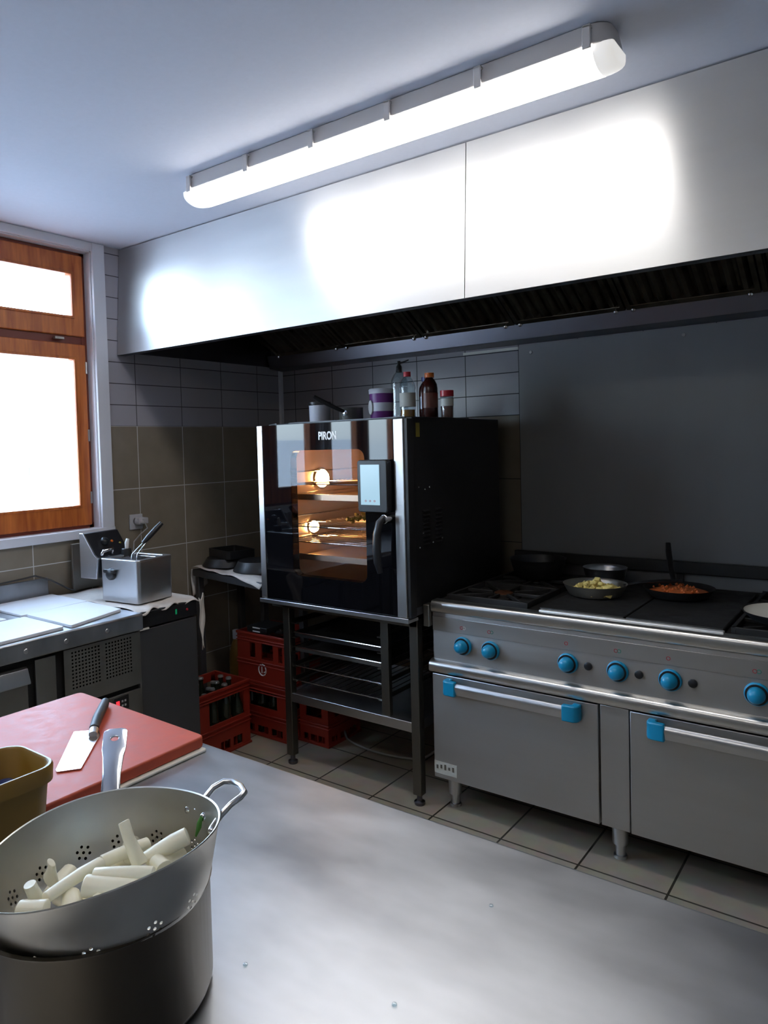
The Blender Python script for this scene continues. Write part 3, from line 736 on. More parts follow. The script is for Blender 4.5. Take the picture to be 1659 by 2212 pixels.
for x in (1.815, 1.941, 2.262, 2.447, 2.627, 2.893): knob(x)
for x in (2.338, 2.521, 2.699):
    MB().lathe([(.015, 0), (.015, .006), (.012, .008), (0, .008)], n=20, mx=Matrix.Translation((x, -.905, .725)) @ Matrix.Rotation(PI / 2, 4, 'X')).build('igniter_button', M['black'], rg, 0, 50)
for i, x in enumerate((1.815, 1.941, 2.262, 2.447, 2.627, 2.893)):
    for s, m in ((-1, 'icon_r'), (1, 'icon_g')):
        if i in (2, 4) and s > 0: continue
        o = .006 * s
        MB().ring(rrect(x + o - .007, x + o + .007, .800 - .007, .800 + .007, .006, 3), rrect(x + o - .005, x + o + .005, .795, .805, .004, 3), -.9100, -.9088, 'y').build('heat_symbol', M[m] if i else M['mark'] if s > 0 else M['icon_r'], rg)
# pipe stub bracket between oven and range
tag(box('side_bracket', M['steel_d'], 1.636, 1.664, -.93, -.88, .79, .885, bevel=.003), 'small steel bracket between the oven stand and the left end of the range', 'bracket')

# pans
def pan(label, x, y, z, r, hgt, m, food, fm, handle=None, name='frying_pan', cat='pan', hm=None):
    t = thing(name, label, cat, (x, y, z))
    MB().lathe([(0, 0), (r * .72, 0), (r * .82, .006), (r * .97, hgt * .8), (r, hgt), (r * 1.02, hgt + .002), (r * .985, hgt), (r * .95, hgt * .8), (r * .80, .010), (0, .006)], n=40).build('body', m, t, 0, 50, local=True)
    if handle: MB().tube(handle, [.010, .012, .013, .011], 10, flat=.6).build('handle', hm or M['black'], t, 0, 60, local=True)
    if food: food(x, y, z, fm, r, hgt)
    return t
def chunks(x, y, z, fm, r, hgt):
    b = MB()
    for i in range(60):
        a, q = random.uniform(0, 2 * PI), r * .78 * math.sqrt(random.random())
        p = Vector((x + q * math.cos(a), y + q * math.sin(a), z + .012 + (1 - q / r) * hgt * 1.15 * random.uniform(.4, 1)))
        s = random.uniform(.008, .014); mx = Matrix.Translation(p) @ Matrix.Rotation(random.uniform(0, 6), 4, 'Z') @ Matrix.Rotation(random.uniform(0, 1), 4, 'X')
        b.box(-s, s, -s, s, -s * .7, s * .7, mx)
    tag(b.build('cooked_vegetables', fm, bevel=.003), 'pile of yellow cooked chunks heaped in the shallow steel pan on the range', 'food', kind='stuff')
def sauce(x, y, z, fm, r, hgt):
    b = MB().lathe([(0, .014 + hgt * .62), (r * .5, .012 + hgt * .6), (r * .80, hgt * .62), (r * .86, hgt * .55), (r * .8, .012)], (x + .0, y, z), 32)
    for i in range(40):
        a, q = random.uniform(0, 2 * PI), r * .72 * math.sqrt(random.random()); s = random.uniform(.005, .009)
        b.lathe([(0, -s), (s, 0), (0, s)], (x + q * math.cos(a), y + q * math.sin(a), z + .012 + hgt * .64), 6)
    tag(b.build('tomato_sauce', fm), 'orange tomato sauce simmering in the dark frying pan on the range', 'food', kind='stuff')
pan('shallow stainless pan full of yellow food, on the left solid top of the range', 2.235, -.515, .9125, .128, .050, M['alu'], chunks, M['food_y'], [(.10, .06, .04), (.16, .09, .055), (.24, .14, .06), (.30, .18, .058)])
pan('black frying pan of orange sauce with its handle toward the wall', 2.535, -.385, .9125, .135, .040, M['hotplate'], sauce, M['food_o'], [(-.045, .125, .03), (-.075, .19, .085), (-.098, .25, .15), (-.105, .272, .185)])
pan('low stainless saucepan at the back of the range, behind the pan of yellow food', 2.19, -.245, .9125, .095, .075, M['steel'], None, None, name='saucepan', cat='saucepan')
pan('dark wide pot at the back left of the range beside the oven', 1.88, -.27, .9205, .13, .09, M['black_m'], None, None, name='stock_pot', cat='pot')
p4 = pan('wide dark pan with pale worn inside, on the right burner of the range', 2.965, -.655, .9205, .155, .035, M['black_m'], None, None, [(-.05, .145, .03), (-.07, .2, .06), (-.08, .26, .09), (-.085, .30, .11)])
MB().lathe([(0, .009), (.122, .012), (.1465, .0285), (.1490, .034), (.1475, .0300), (.123, .0135), (0, .0105)], n=40).build('worn_lining', M['cream'], p4, 0, 50, local=True)

# ------------------------------------------------------------------ corner side table with clutter
RZ = R(-10)
cs = thing('side_table', 'dark steel side table in the corner, left of the oven', 'table', (.045, -.845, 0), RZ)
mx = WM[cs.name]
box('tabletop', M['grey'], 0, .665, 0, .34, .855, .895, cs, .004, local=True)
for x, y in ((.01, .01), (.01, .29), (.245, .29), (.60, .29)):
    box('leg', M['grey'], x, x + .035, y, y + .035, 0, .855, cs, .003, local=True)
def drape(name, label, P00, ux, uy, nx, ny, fz, m, parent=None, thick=.003):
    global last_cloth
    b = MB(); v = []; f = []
    for j in range(ny + 1):
        for i in range(nx + 1):
            v.append(fz(i / nx, j / ny))
    for j in range(ny):
        for i in range(nx): a = j * (nx + 1) + i; f.append((a, a + 1, a + nx + 2, a + nx + 1))
    o = b.add(v, f).build(name, m, parent, 0, 80)
    s = o.modifiers.new('solid', 'SOLIDIFY'); s.thickness = thick; s.offset = 1
    if parent is not None: return o
    return tag(o, label, 'cloth')
def c1(i, j):
    x, y = .008 + i * .665, -.010 + j * .25
    x2 = x; z = .899 + .010 * max(0, math.sin(i * 11 + j * 2)) * (1 - j * .5) + .004 * math.sin(i * 23 + j * 9) + .004
    if i > .55 and j < .12: y -= .006 ; z -= .05 * (i - .55) * (1 - j / .12) * 1.6
    return mx @ Vector((x, y, z))
ck = drape('cloth', 'crumpled off-white cloth spread on the dark corner side table', None, None, None, 40, 16, c1, M['cloth'])
def c1b(i, j):
    return mx @ Vector((-.012 - .008 * math.sin(j * 5), .0 + i * .10, .893 - j * .16 * (1 - .4 * i)))
drape('hanging_corner', None, None, None, None, 8, 10, c1b, M['cloth'], ck)
def in_corner(name, label, cat, loc, prof, m):
    t = thing(name, label, cat, loc); MB().lathe(prof, n=28).build('body', m, t, 0, 50, local=True); return t
for nm, lb, loc, r, hh in (('frying_pan', 'black pan lying on the cloth of the side table, nearest the wall corner', (.20, -.72, .915), .14, .045),
                           ('frying_pan', 'black pan upside down on the side table, close to the oven', (.50, -.76, .915), .145, .055)):
    t = thing(nm, lb, 'pan', loc)
    MB().lathe([(r, 0), (r * 1.0, .004), (r * .8, hh), (0, hh), ], n=32).build('body', M['black_m'], t, 0, 50, local=True)
    MB().tube([(r * .9, .0, .02), (r * 1.2, .05, .03), (r * 1.45, .10, .045)], [.008, .011, .010], 8).build('handle', M['black'], t, 0, 60, local=True)
t = thing('baking_tin', 'black rectangular tin stacked on the pan in the corner', 'tin', (.22, -.70, .962), R(-15))
MB().ring(rrect(-.12, .12, -.09, .09, .02), rrect(-.112, .112, -.082, .082, .015), 0, .045).prism(rrect(-.119, .119, -.089, .089, .02), 0, .004).build('body', M['black_m'], t, local=True)
t = thing('ladle', 'thin steel ladle leaning in the dark corner behind the side table clutter', 'utensil', (.47, -.50, .93))
MB().tube([(-.02, .0, .03), (-.10, .06, .15), (-.16, .10, .20), (-.20, .12, .21)], [.004, .004, .004, .003], 8).build('handle', M['steel'], t, 0, 60, local=True)
MB().lathe([(0, 0), (.03, .01), (.04, .035), (.038, .035), (.028, .012), (0, .003)], n=20).build('bowl', M['steel'], t, 0, 60, local=True)

# ------------------------------------------------------------------ crates of bottles
def crate(label, x0, x1, y0, y1, z, hgt, style, group='red bottle crates'):
    t = thing('bottle_crate', label, 'crate', ((x0 + x1) / 2, (y0 + y1) / 2, z), group=None)
    th = .008
    def wall(axis, c, a0, a1, s):
        # wall with hand hole and lower slots; built from blocks between holes
        b = MB()
        W_ = a1 - a0
        if style == 'a': holes = [(a0 + .22 * W_, a1 - .10 * W_, .50 * hgt, .86 * hgt)]; low = [(a0 + .42 * W_, a0 + .60 * W_), (a0 + .66 * W_, a0 + .84 * W_)]
        elif style == 'b': holes = [(a0 + .20 * W_, a1 - .20 * W_, .56 * hgt, .86 * hgt)]; low = [(a0 + .10 * W_, a0 + .30 * W_), (a0 + .36 * W_, a0 + .60 * W_), (a0 + .66 * W_, a0 + .90 * W_)]
        else: holes = [(a0 + .25 * W_, a0 + .37 * W_, .50 * hgt, .80 * hgt), (a0 + .50 * W_, a0 + .75 * W_, .50 * hgt, .84 * hgt), (a0 + .86 * W_, a0 + .94 * W_, .5 * hgt, .8 * hgt)]; low = []
        rects = [(p, q, u, v) for p, q, u, v in holes] + [(p, q, .06 * hgt, .20 * hgt) for p, q in low]
        us = sorted({a0, a1, *[r[0] for r in rects], *[r[1] for r in rects]}); vs = sorted({0, hgt, *[r[2] for r in rects], *[r[3] for r in rects]})
        for i in range(len(us) - 1):
            for j in range(len(vs) - 1):
                um, vm = (us[i] + us[i + 1]) / 2, (vs[j] + vs[j + 1]) / 2
                if any(r[0] < um < r[1] and r[2] < vm < r[3] for r in rects): continue
                if axis == 'x': b.box(c, c + s * th, us[i], us[i + 1], z + vs[j], z + vs[j + 1])
                else: b.box(us[i], us[i + 1], c, c + s * th, z + vs[j], z + vs[j + 1])
        return b
    allb = MB()
    for bb in (wall('x', x0, y0, y1, 1), wall('x', x1, y0, y1, -1), wall('y', y0, x0 + th, x1 - th, 1), wall('y', y1, x0 + th, x1 - th, -1)):
        allb.add(bb.v, bb.f)
    allb.box(x0 + th, x1 - th, y0 + th, y1 - th, z, z + .008)
    nx, ny = 4, 5 if (y1 - y0) > (x1 - x0) else 3
    allb.build('shell', M['crate'], t)
    rb = MB(); e = .006
    for zz, hh in ((hgt - .014, .014), (hgt - .036, .006), (hgt - .050, .006), (.42 * hgt, .008), (.36 * hgt, .006), (0, .012)):
        rb.ring([(x0 - e, y0 - e), (x1 + e, y0 - e), (x1 + e, y1 + e), (x0 - e, y1 + e)], [(x0 + .003, y0 + .003), (x1 - .003, y0 + .003), (x1 - .003, y1 - .003), (x0 + .003, y1 - .003)], z + zz, z + zz + hh)
    rb.build('rim_ribs', M['crate'], t, .002)
    dv = MB()
    for i in range(1, 4): x = x0 + (x1 - x0) * i / 4; dv.box(x - .002, x + .002, y0 + th, y1 - th, z + .008, z + hgt * .45)
    for i in range(1, 4): y = y0 + (y1 - y0) * i / 4; dv.box(x0 + th, x1 - th, y - .002, y + .002, z + .008, z + hgt * .45)
    dv.build('dividers', M['crate'], t)
    return t
cr = crate('red crate of dark bottles standing on the floor in front of the corner table', .235, .500, -1.235, -.872, 0, .345, 'a')
c2 = crate('lower of two stacked red crates, brightest orange-red, beside the oven stand', .325, .69, -.778, -.50, 0, .288, 'b')
c3 = crate('upper of two stacked red crates, with the round white emblem', .325, .69, -.778, -.50, .290, .275, 'c')
c4 = crate('red crate in the shadow under the oven stand, behind its left legs', .705, .90, -.70, -.42, 0, .26, 'b')
# emblem: broken ring with a P inside
ex, ez, er = .513, .370, .027
b = MB(); pts = [(ex + er * math.cos(a), -.7795, ez + er * 1.12 * math.sin(a)) for a in [R(115) + R(205) * k / 22 for k in range(23)]]
b.tube(pts, .0034, 6); pts = [(ex + er * math.cos(a), -.7795, ez + er * 1.12 * math.sin(a)) for a in [R(95) - R(125) * k / 14 for k in range(15)]]
b.tube(pts, .0034, 6); b.tube([(ex - .003, -.7795, ez - .017), (ex - .003, -.7795, ez + .027)], .0034, 6)
b.tube([(ex + .026, -.7795, ez - .006), (ex + .012, -.7795, ez - .012)], .0034, 6)
b.build('emblem', M['mark'], c3)['label'] = 'round white emblem of a broken ring and a P'
bot = thing('beer_bottle', 'dark glass bottle with pale crown cap in the front red crate', 'bottle', (0, 0, 0), group='bottles in the front red crate')
MB().lathe([(.028, 0), (.030, .006), (.030, .17), (.026, .205), (.014, .245), (.013, .285), (0, .286)], n=18).build('body', M['bottle'], bot, 0, 50, local=True)
MB().lathe([(.0155, .283), (.0155, .290), (.013, .294), (0, .295)], n=16).build('crown_cap', M['cap'], bot, 0, 50, local=True)
first = True
for i in range(4):
    for j in range(4):
        loc = (.243 + .0620 * (i + .5), -1.227 + .0868 * (j + .5), .012 + (.045 if (i + j) % 3 else .0))
        if first: bot.location = loc; first = False
        else: dup(bot, loc)
for k, (i, j) in enumerate([(0, 0), (1, 0), (2, 0), (3, 0), (0, 1), (2, 1)]):
    dup(bot, (.37 + .085 * i, -.725 + .1 * j, .0085), 0, 'dark glass bottle glimpsed through the hand hole of the lower stacked crate', 'bottles in the lower stacked crate').scale = (1, 1, .92)
# bits on the upper crate
t = thing('carton', 'dark flat carton with two white stripes, on top of the stacked crates', 'box', (.47, -.70, .566))
box('body', M['black'], .40, .55, -.775, -.62, .567, .600, t, .003)
for z in (.572, .592): box('stripe', M['mark'], .445, .50, -.7762, -.7748, z, z + .006, t)
t = thing('tin_lid', 'small shiny crumpled foil lid on the stacked crates beside the dark carton', 'lid', (.60, -.72, .566))
MB().lathe([(.03, 0), (.034, .01), (.02, .022), (.008, .026), (0, .024)], n=10).build('body', M['chrome'], t, 0, 20, local=True)
t = bottle('vinegar_bottle', 'ochre bottle standing behind the front crate in the corner', (.13, -.60, 0), .50, .045, M['gold'], .5, M['tubwhite'])

# ------------------------------------------------------------------ refrigerated counter on the left
CX = .76
ct = thing('refrigerated_counter', 'stainless steel refrigerated counter under the window with perforated grille', 'counter', (.4, -2.5, 0))
b = MB().prism([(.022, .855), (.022, .985), (.034, .985), (.040, .900), (CX - .006, .900), (CX, .894), (CX, .832), (CX - .01, .828), (CX - .02, .855)], -3.3, -1.727, 'y')
b.build('worktop', M['steel_t'], ct, .003)
box('carcass', M['dark'], .03, .725, -3.3, -1.735, .12, .85, ct)
box('end_panel', M['steel_d'], .03, .738, -1.737, -1.729, .12, .853, ct)
def pf(x, y0, y1, z0, z1, ny, nz, ya, yb, za, zb):
    """perforated region: grid minus holes"""
    b = MB(); py, pz = (yb - ya) / ny, (zb - za) / nz
    for j in range(nz + 1): z = za + j * pz; b.box(x - .0015, x, ya - py * .25, yb + py * .25, z - pz * .25, z + pz * .25)
    for i in range(ny + 1):
        y = ya + i * py
        for j in range(nz): b.box(x - .0015, x, y - py * .25, y + py * .25, za + j * pz + pz * .25, za + (j + 1) * pz - pz * .25)
    return b
gp = MB(); X = .740; ya1, yb1, ya2, yb2, za, zb = -2.053, -1.922, -1.902, -1.772, .660, .812
gp.box(X - .0015, X, -2.082, ya1 - .003, .602, .822).box(X - .0015, X, yb2 + .003, -1.737, .602, .822)
gp.box(X - .0015, X, ya1 - .003, yb2 + .003, .602, za - .003)
gp.box(X - .0015, X, ya1 - .003, yb2 + .003, zb + .003, .822)
gp.box(X - .0015, X, yb1 + .003, ya2 - .003, za - .003, zb + .003)
for a, c in ((ya1, yb1), (ya2, yb2)):
    q = pf(X, 0, 0, 0, 0, 9, 11, a, c, za, zb); gp.add(q.v, q.f)
gp.build('grille_panel', M['steel_d'], ct)['label'] = 'perforated ventilation panel'
lp = box('lower_panel', M['steel_d'], X - .01, X, -2.082, -1.737, .14, .582, ct, .002)
cp = box('thermostat', M['black'], X, X + .004, -1.875, -1.80, .518, .575, ct, .002)
MB().box(X + .004, X + .0052, -1.862, -1.846, .535, .56).build('digit', M['red_led'], cp)['label'] = 'red lit display'
for k in range(4): MB().box(X + .004, X + .005, -1.836 + (k % 2) * .014, -1.828 + (k % 2) * .014, .533 + (k // 2) * .018, .541 + (k // 2) * .018).build('key', M['socket'], cp)
box('side_stile', M['steel_d'], X - .01, X, -2.197, -2.115, .14, .815, ct, .002)
for z0, z1 in ((.50, .800), (.14, .485)):
    d = box('drawer', M['steel_d'], X - .02, X, -2.80, -2.228, z0, z1, ct, .003)
    MB().prism([(X, z1), (X + .012, z1 - .004), (X + .030, z1 - .050), (X + .030, z1 - .058), (X + .002, z1 - .060)], -2.80, -2.232, 'y').build('handle', M['steel'], d, .002)
for y in (-2.08, -2.24, -1.90): MB().lathe([(0, .003), (.008, .002), (.010, 0)], n=14, mx=Matrix.Translation((CX, y, .862)) @ Matrix.Rotation(PI / 2, 4, 'Y')).build('rivet', M['steel'], ct)
for x in (.1, .66):
    for y in (-1.8, -2.5, -3.2): MB().cyl((x, y, 0), (x, y, .12), .02, n=16).build('foot', M['steel_d'], ct)
tag(MB().tube([(.045, -2.02, .992), (.045, -1.86, 1.0), (.050, -1.80, 1.006), (.07, -1.73, .975), (.11, -1.67, .93), (.13, -1.64, .915)], .004, 8).build('cable', M['cord']), 'black cable lying over the counter upstand below the window', 'cord')

# white boards laid on the counter
def board(name, label, pts, z0, z1, m, r=.012, cat='board', group=None):
    n = len(pts); out = []
    for i in range(n):
        p = Vector(pts[i]); a = (Vector(pts[i - 1]) - p).normalized(); c = (Vector(pts[(i + 1) % n]) - p).normalized()
        for k in range(5):
            t_ = k / 4; out.append(tuple(p + a * r * (1 - t_) ** 2 + c * r * t_ ** 2))
    o = MB().prism(out, z0, z1).build(name, m, None, .002); return tag(o, label, cat, group)
board('cutting_board', 'white board at the back of the counter, nearest the window sill', [(.075, -2.05), (.070, -1.73), (.370, -1.735), (.385, -2.05)], .9005, .9105, M['white_board'])
board('cutting_board', 'white board nearest the fryer, overlapping the others on the counter', [(.390, -2.035), (.385, -1.745), (.655, -1.757), (.735, -2.04)], .9005, .9125, M['white_board'])
board('cutting_board', 'white board at the front left of the counter, cut by the photo edge', [(.430, -2.62), (.425, -2.06), (.725, -2.065), (.760, -2.62)], .9005, .9125, M['white_board'])
board('cutting_board', 'white board at the far left edge of the photo, behind the front one', [(.06, -2.60), (.06, -2.12), (.40, -2.12), (.40, -2.60)], .9005, .9105, M['white_board'])

# ------------------------------------------------------------------ under-counter fridge with fryer
uf = thing('undercounter_fridge', 'dark under-counter fridge with black control strip, right of the refrigerated counter', 'fridge', (.37, -1.56, 0))
box('cabinet', M['steel_d'], .03, .690, -1.722, -1.400, .06, .893, uf, .003)
box('control_strip', M['black'], .690, .722, -1.722, -1.402, .825, .892, uf, .003)
box('door', M['grey'], .690, .718, -1.722, -1.402, .08, .817, uf, .003)
box('door_grip', M['mark'], .716, .728, -1.722, -1.672, .817, .824, uf, .001)
box('indicator', M['green_led'], .722, .7235, -1.526, -1.518, .850, .872, uf)
MB().lathe([(0, .004), (.005, .003), (.006, 0)], n=12, mx=Matrix.Translation((.722, -1.46, .86)) @ Matrix.Rotation(PI / 2, 4, 'Y')).build('lamp_button', M['redcap'], uf)
for x in (.1, .62):
    for y in (-1.69, -1.44): MB().cyl((x, y, 0), (x, y, .06), .016, n=12).build('foot', M['black'], uf)
def c2f(i, j):
    x = .10 + i * .625; y = -1.722 + j * .335
    z = .8965 + .0035 * (1 + math.sin(i * 17 + j * 5) * math.cos(j * 11))
    if i > .93: z -= .010 * (i - .93) / .07 * (1 + math.sin(j * 20)); 
    return Vector((x + .008 * math.sin(j * 16) * (i > .9), y, z))
cq = drape('cloth', 'pale cloth spread under the fryer on the under-counter fridge', None, None, None, 36, 24, c2f, M['cloth'])
def c2h(i, j):
    w_ = (1 - j * .72)
    return Vector((.722 - i * .045 * w_ + .006 * math.sin(j * 9 + i * 4), -1.392 + .075 * i * w_ + .012 * j, .900 - j * .235 - .012 * math.sin(i * 7)))
drape('hanging_end', None, None, None, None, 14, 14, c2h, M['cloth'], cq)

AN = math.atan2(.030, .241)
fy = thing('deep_fryer', 'small stainless steel deep fryer with raised basket handle, on the under-counter fridge', 'fryer', (.408, -1.688, .905), AN)
FW, FD, FH = .238, .212, .193
MB().ring(rrect(0, FW, 0, FD, .018), rrect(.012, FW - .012, .012, FD - .012, .012), 0.004, FH).prism(rrect(.001, FW - .001, .001, FD - .001, .018), .004, .012).build('body', M['steel'], fy, .003, local=True)
MB().ring(rrect(-.002, FW + .002, -.002, FD + .002, .02), rrect(.030, FW - .025, .025, FD - .025, .02), FH - .006, FH + .002).build('top_rim', M['steel'], fy, .002, local=True)
box('oil', M['sauce'], .012, FW - .012, .012, FD - .012, .10, .14, fy, local=True)
kn = MB().lathe([(.027, 0), (.026, .012), (.020, .018), (0, .019)], n=24, mx=Matrix.Translation((.075, 0, .128)) @ Matrix.Rotation(PI / 2, 4, 'X')).build('drain_knob', M['black'], fy, 0, 50, local=True)
MB().prism(rrect(-.037, .037, -.009, .009, .008, 3), .004, .016, mx=Matrix.Translation((.072, 0, .142)) @ Matrix.Rotation(PI / 2, 4, 'X')).build('drain_lever', M['black'], fy, .003, local=True)
# control head: leaning box on the wall side
hd = MB().prism([(-.125, .10), (-.025, .10), (-.010, .190), (-.035, .205), (-.105, .300), (-.125, .300)], .005, .205, 'y').build('control_head', M['black'], fy, .004, local=True)
MB().prism([(-.127, .098), (-.022, .098), (-.008, .190), (-.033, .207), (-.103, .303), (-.127, .303)], -.004, .0055, 'y').build('side_cheek', M['steel'], fy, .002, local=True)
sl = Matrix.Translation((-.070, .10, .2525)) @ Matrix.Rotation(R(36.5), 4, 'Y')
MB().lathe([(.020, 0), (.019, .016), (.014, .020), (0, .021)], n=20, mx=sl @ Matrix.Translation((0, -.01, 0))).build('thermostat_knob', M['black'], hd, 0, 50, local=True)
MB().lathe([(.007, 0), (.006, .004), (0, .006)], n=12, mx=sl @ Matrix.Translation((0, .035, 0))).build('pilot_lamp', M['orange'], hd, 0, 50, local=True)
MB().lathe([(.006, 0), (.005, .004), (0, .006)], n=12, mx=sl @ Matrix.Translation((.02, .07, 0))).build('pilot_lamp', M['yellow'], hd, 0, 50, local=True)
MB().tube([(-.02, .03, .205), (-.01, .03, .222), (-.01, .085, .226), (-.02, .09, .205)], .008, 10).build('lift_handle', M['chrome'], fy, 0, 60, local=True)
MB().cyl((.02, .14, FH - .01), (.02, .14, FH + .030), .028, .022, 20).build('stopper', M['black'], fy, .003, local=True)
MB().tube([(.028, .135, FH + .03), (.03, .135, FH + .055), (.032, .14, FH + .075)], [.008, .010, .007], 10).build('stopper_clip', M['mark'], fy, 0, 60, local=True)
bk = thing('fryer_basket', 'wire fryer basket with black grip sticking out of the fryer', 'basket', (.55, -1.57, 1.03))
q = WM[fy.name]; iq = WM[bk.name].inverted() @ q
b = MB()
for i in range(9): x = .045 + i * .0175; b.cyl((x, .04, .145), (x, .17, .145), .001, n=5).cyl((x, .04, .145), (x, .04, .185), .001, n=5).cyl((x, .17, .145), (x, .17, .185), .001, n=5)
for i in range(8): y = .04 + i * .0186; b.cyl((.045, y, .145), (.185, y, .145), .001, n=5)
b.tube([(.045, .04, .186), (.185, .04, .186), (.185, .17, .186), (.045, .17, .186)], .002, 6, closed=True)
b.add(*(lambda m_: ([iq @ p for p in m_.v], m_.f))(b) if False else ([], []))
b2 = MB(); b2.add(b.v, b.f, iq); b2.build('wire_mesh', M['steel'], bk, local=True)
def fl(p): return iq @ Vector(p)
hA = [fl((.150, .045, .185)), fl((.158, .045, .215)), fl((.170, .105, .262))]
hB = [fl((.172, .055, .185)), fl((.180, .055, .215)), fl((.180, .112, .262))]
MB().tube(hA, .0022, 8).tube(hB, .0022, 8).build('handle_wire', M['chrome'], bk, 0, 60, local=True)
MB().tube([fl((.172, .100, .258)), fl((.180, .122, .280)), fl((.192, .165, .318)), fl((.200, .190, .340))], [.009, .012, .013, .011], 12).build('grip', M['black'], bk, 0, 60, local=True)

# socket, plug
t = thing('wall_socket', 'white square wall socket on the beige tiles above the fryer', 'socket', (.0, -1.19, 1.2))
box('plate', M['socket'], .001, .012, -1.232, -1.150, 1.158, 1.240, t, .003)
MB().lathe([(.022, 0), (.024, .004)], n=24, mx=Matrix.Translation((.008, -1.192, 1.20)) @ Matrix.Rotation(PI / 2, 4, 'Y')).build('inset', M['mark'], t)
t = thing('power_plug', 'grey plug with drooping cord pushed into the wall socket', 'plug', (.03, -1.185, 1.2))
MB().lathe([(.020, 0), (.022, .02), (.016, .035), (.010, .05)], n=16, mx=Matrix.Translation((.0135, -1.188, 1.202)) @ Matrix.Rotation(PI / 2, 4, 'Y')).box(.015, .055, -1.205, -1.145, 1.188, 1.222).build('body', M['socket'], t, .004)
MB().tube([(.05, -1.165, 1.195), (.07, -1.165, 1.165), (.055, -1.20, 1.135), (.05, -1.24, 1.10), (.07, -1.26, 1.03), (.09, -1.28, .95), (.11, -1.38, .91)], .004, 8).build('cord', M['greycord'], t, 0, 60)
# steel guard behind the fryer
t = thing('splash_guard', 'narrow grey steel guard standing at the wall left of the fryer', 'guard', (.05, -1.52, .9))
MB().box(.030, .045, -1.60, -1.43, .9005, 1.130).box(.030, .20, -1.455, -1.45, .9005, 1.13).build('sheet', M['steel_d'], t, .002)

# ------------------------------------------------------------------ the steel work table in front
tt = thing('work_table', 'large worn stainless steel work table filling the foreground', 'table', (2.6, -3.0, 0))
b = MB().box(1.45, 4.3, -3.35, -2.490, .862, .900); b.build('tabletop', M['steel_t'], tt, .008, seg=3)
box('apron', M['steel_d'], 1.50, 4.25, -3.30, -2.54, .80, .862, tt, .002)
for x in (1.52, 4.18):
    for y in (-3.28, -2.58): box('leg', M['steel_d'], x, x + .045, y, y + .045, 0, .80, tt, .003)
box('lower_shelf', M['steel_d'], 1.53, 4.2, -3.26, -2.56, .25, .27, tt, .002)

rb = board('cutting_board', 'thick red cutting board on the steel work table, under the knife', [(1.52, -2.915), (1.52, -2.500), (2.033, -2.514), (2.038, -2.915)], .9065, .931, M['red_board'], .018)
rb.modifiers['bevel'].width = .004; rb.modifiers['bevel'].segments = 3
board('cutting_board', 'thin cream board edge showing beneath the red cutting board', [(1.535, -2.912), (1.535, -2.520), (2.046, -2.520), (2.046, -2.912)], .9003, .9063, M['cream'], .008)

# knife
kf = thing('cleaver', 'broad rectangular blade cleaver with dark handle lying on the red board', 'knife', (1.80, -2.65, .9315))
bl = [(1.768, -2.676), (1.805, -2.634), (1.836, -2.652), (1.957, -2.778), (1.930, -2.815), (1.920, -2.812)]
MB().prism(bl, .9325, .9342).build('blade', M['chrome'], kf, .0005)
MB().tube([(1.832, -2.668, .9385), (1.812, -2.652, .941)], [.010, .011], 12, flat=.8).build('ferrule', M['steel'], kf, .001)
MB().tube([(1.812, -2.652, .943), (1.765, -2.612, .944), (1.700, -2.550, .944), (1.672, -2.526, .943)], [.011, .012, .012, .010], 14, flat=.85).build('handle', M['cord'], kf, .003, 60)

# tub
TB = thing('plastic_tub', 'open ochre plastic tub between red board and colander, at the left edge of the photo', 'tub', (2.07, -3.03, .9003))
def tubring(z, g): return [(x, y, z) for x, y in rrect(2.000 - g, 2.143 + g, -3.150 - g, -2.935 + g, .035, 6)]
lv = [(.9006, -.012), (1.020, -.003), (1.022, .003), (1.046, .004), (1.050, .002), (1.050, -.001), (1.046, -.004), (.906, -.016)]
v = []; fs = []; n = len(rrect(0, 1, 0, 1, .1, 6))
for z, g in lv: v += tubring(z, g)
for k in range(len(lv) - 1): fs += [(k * n + i, k * n + (i + 1) % n, (k + 1) * n + (i + 1) % n, (k + 1) * n + i) for i in range(n)]
fs += [list(range(n))[::-1], [(len(lv) - 1) * n + i for i in range(n)]]
MB().add(v, fs).build('body', M['gold'], TB, 0, 40)
tag(MB().lathe([(0, .0), (.022, .002), (.029, .045), (.026, .088), (.014, .104), (0, .107)], (2.052, -2.982, .9065), 20).build('plastic_beaker', M['navy'], smooth=60), 'dark blue rounded plastic piece standing inside the ochre tub', 'beaker')

# ------------------------------------------------------------------ pot, colander and vegetable sticks
PX, PY, PR = 2.482, -3.088, .1405
pp = thing('cooking_pot', 'dark stained steel pot under the colander, nearest the viewer', 'pot', (PX, PY, .9003))
PZ = .140
MB().lathe([(0, 0), (PR - .012, 0), (PR - .003, .004), (PR, .012), (PR, PZ - .004), (PR + .003, PZ), (PR - .0015, PZ + .001), (PR - .003, PZ - .004), (PR - .003, .012), (0, .008)], n=72).build('body', M['pot'], pp, 0, 50, local=True)
dx, dy = -.773, .634
def hp(d, z, s=0): return (dx * d - dy * s, dy * d + dx * s, z)
hh = MB(); prof = [(.139, .100, .020, .004), (.165, .112, .0165, .005), (.20, .140, .0145, .006), (.245, .166, .0140, .0055), (.285, .178, .0165, .004), (.305, .185, .0195, .0025), (.345, .197, .0200, .0020), (.352, .198, .0170, .0020)]
v = []; fs = []
for d, z, hw, th in prof:
    for s, k in ((-1, 0), (-.55, 1), (.55, 1), (1, 0), (1, -.7), (.5, -.2), (-.5, -.2), (-1, -.7)):
        v.append(hp(d, z + th * k, hw * s))
for k in range(len(prof) - 1):
    for i in range(8): fs.append((k * 8 + i, k * 8 + (i + 1) % 8, (k + 1) * 8 + (i + 1) % 8, (k + 1) * 8 + i))
fs += [list(range(8)), [(len(prof) - 1) * 8 + i for i in range(8)][::-1]]
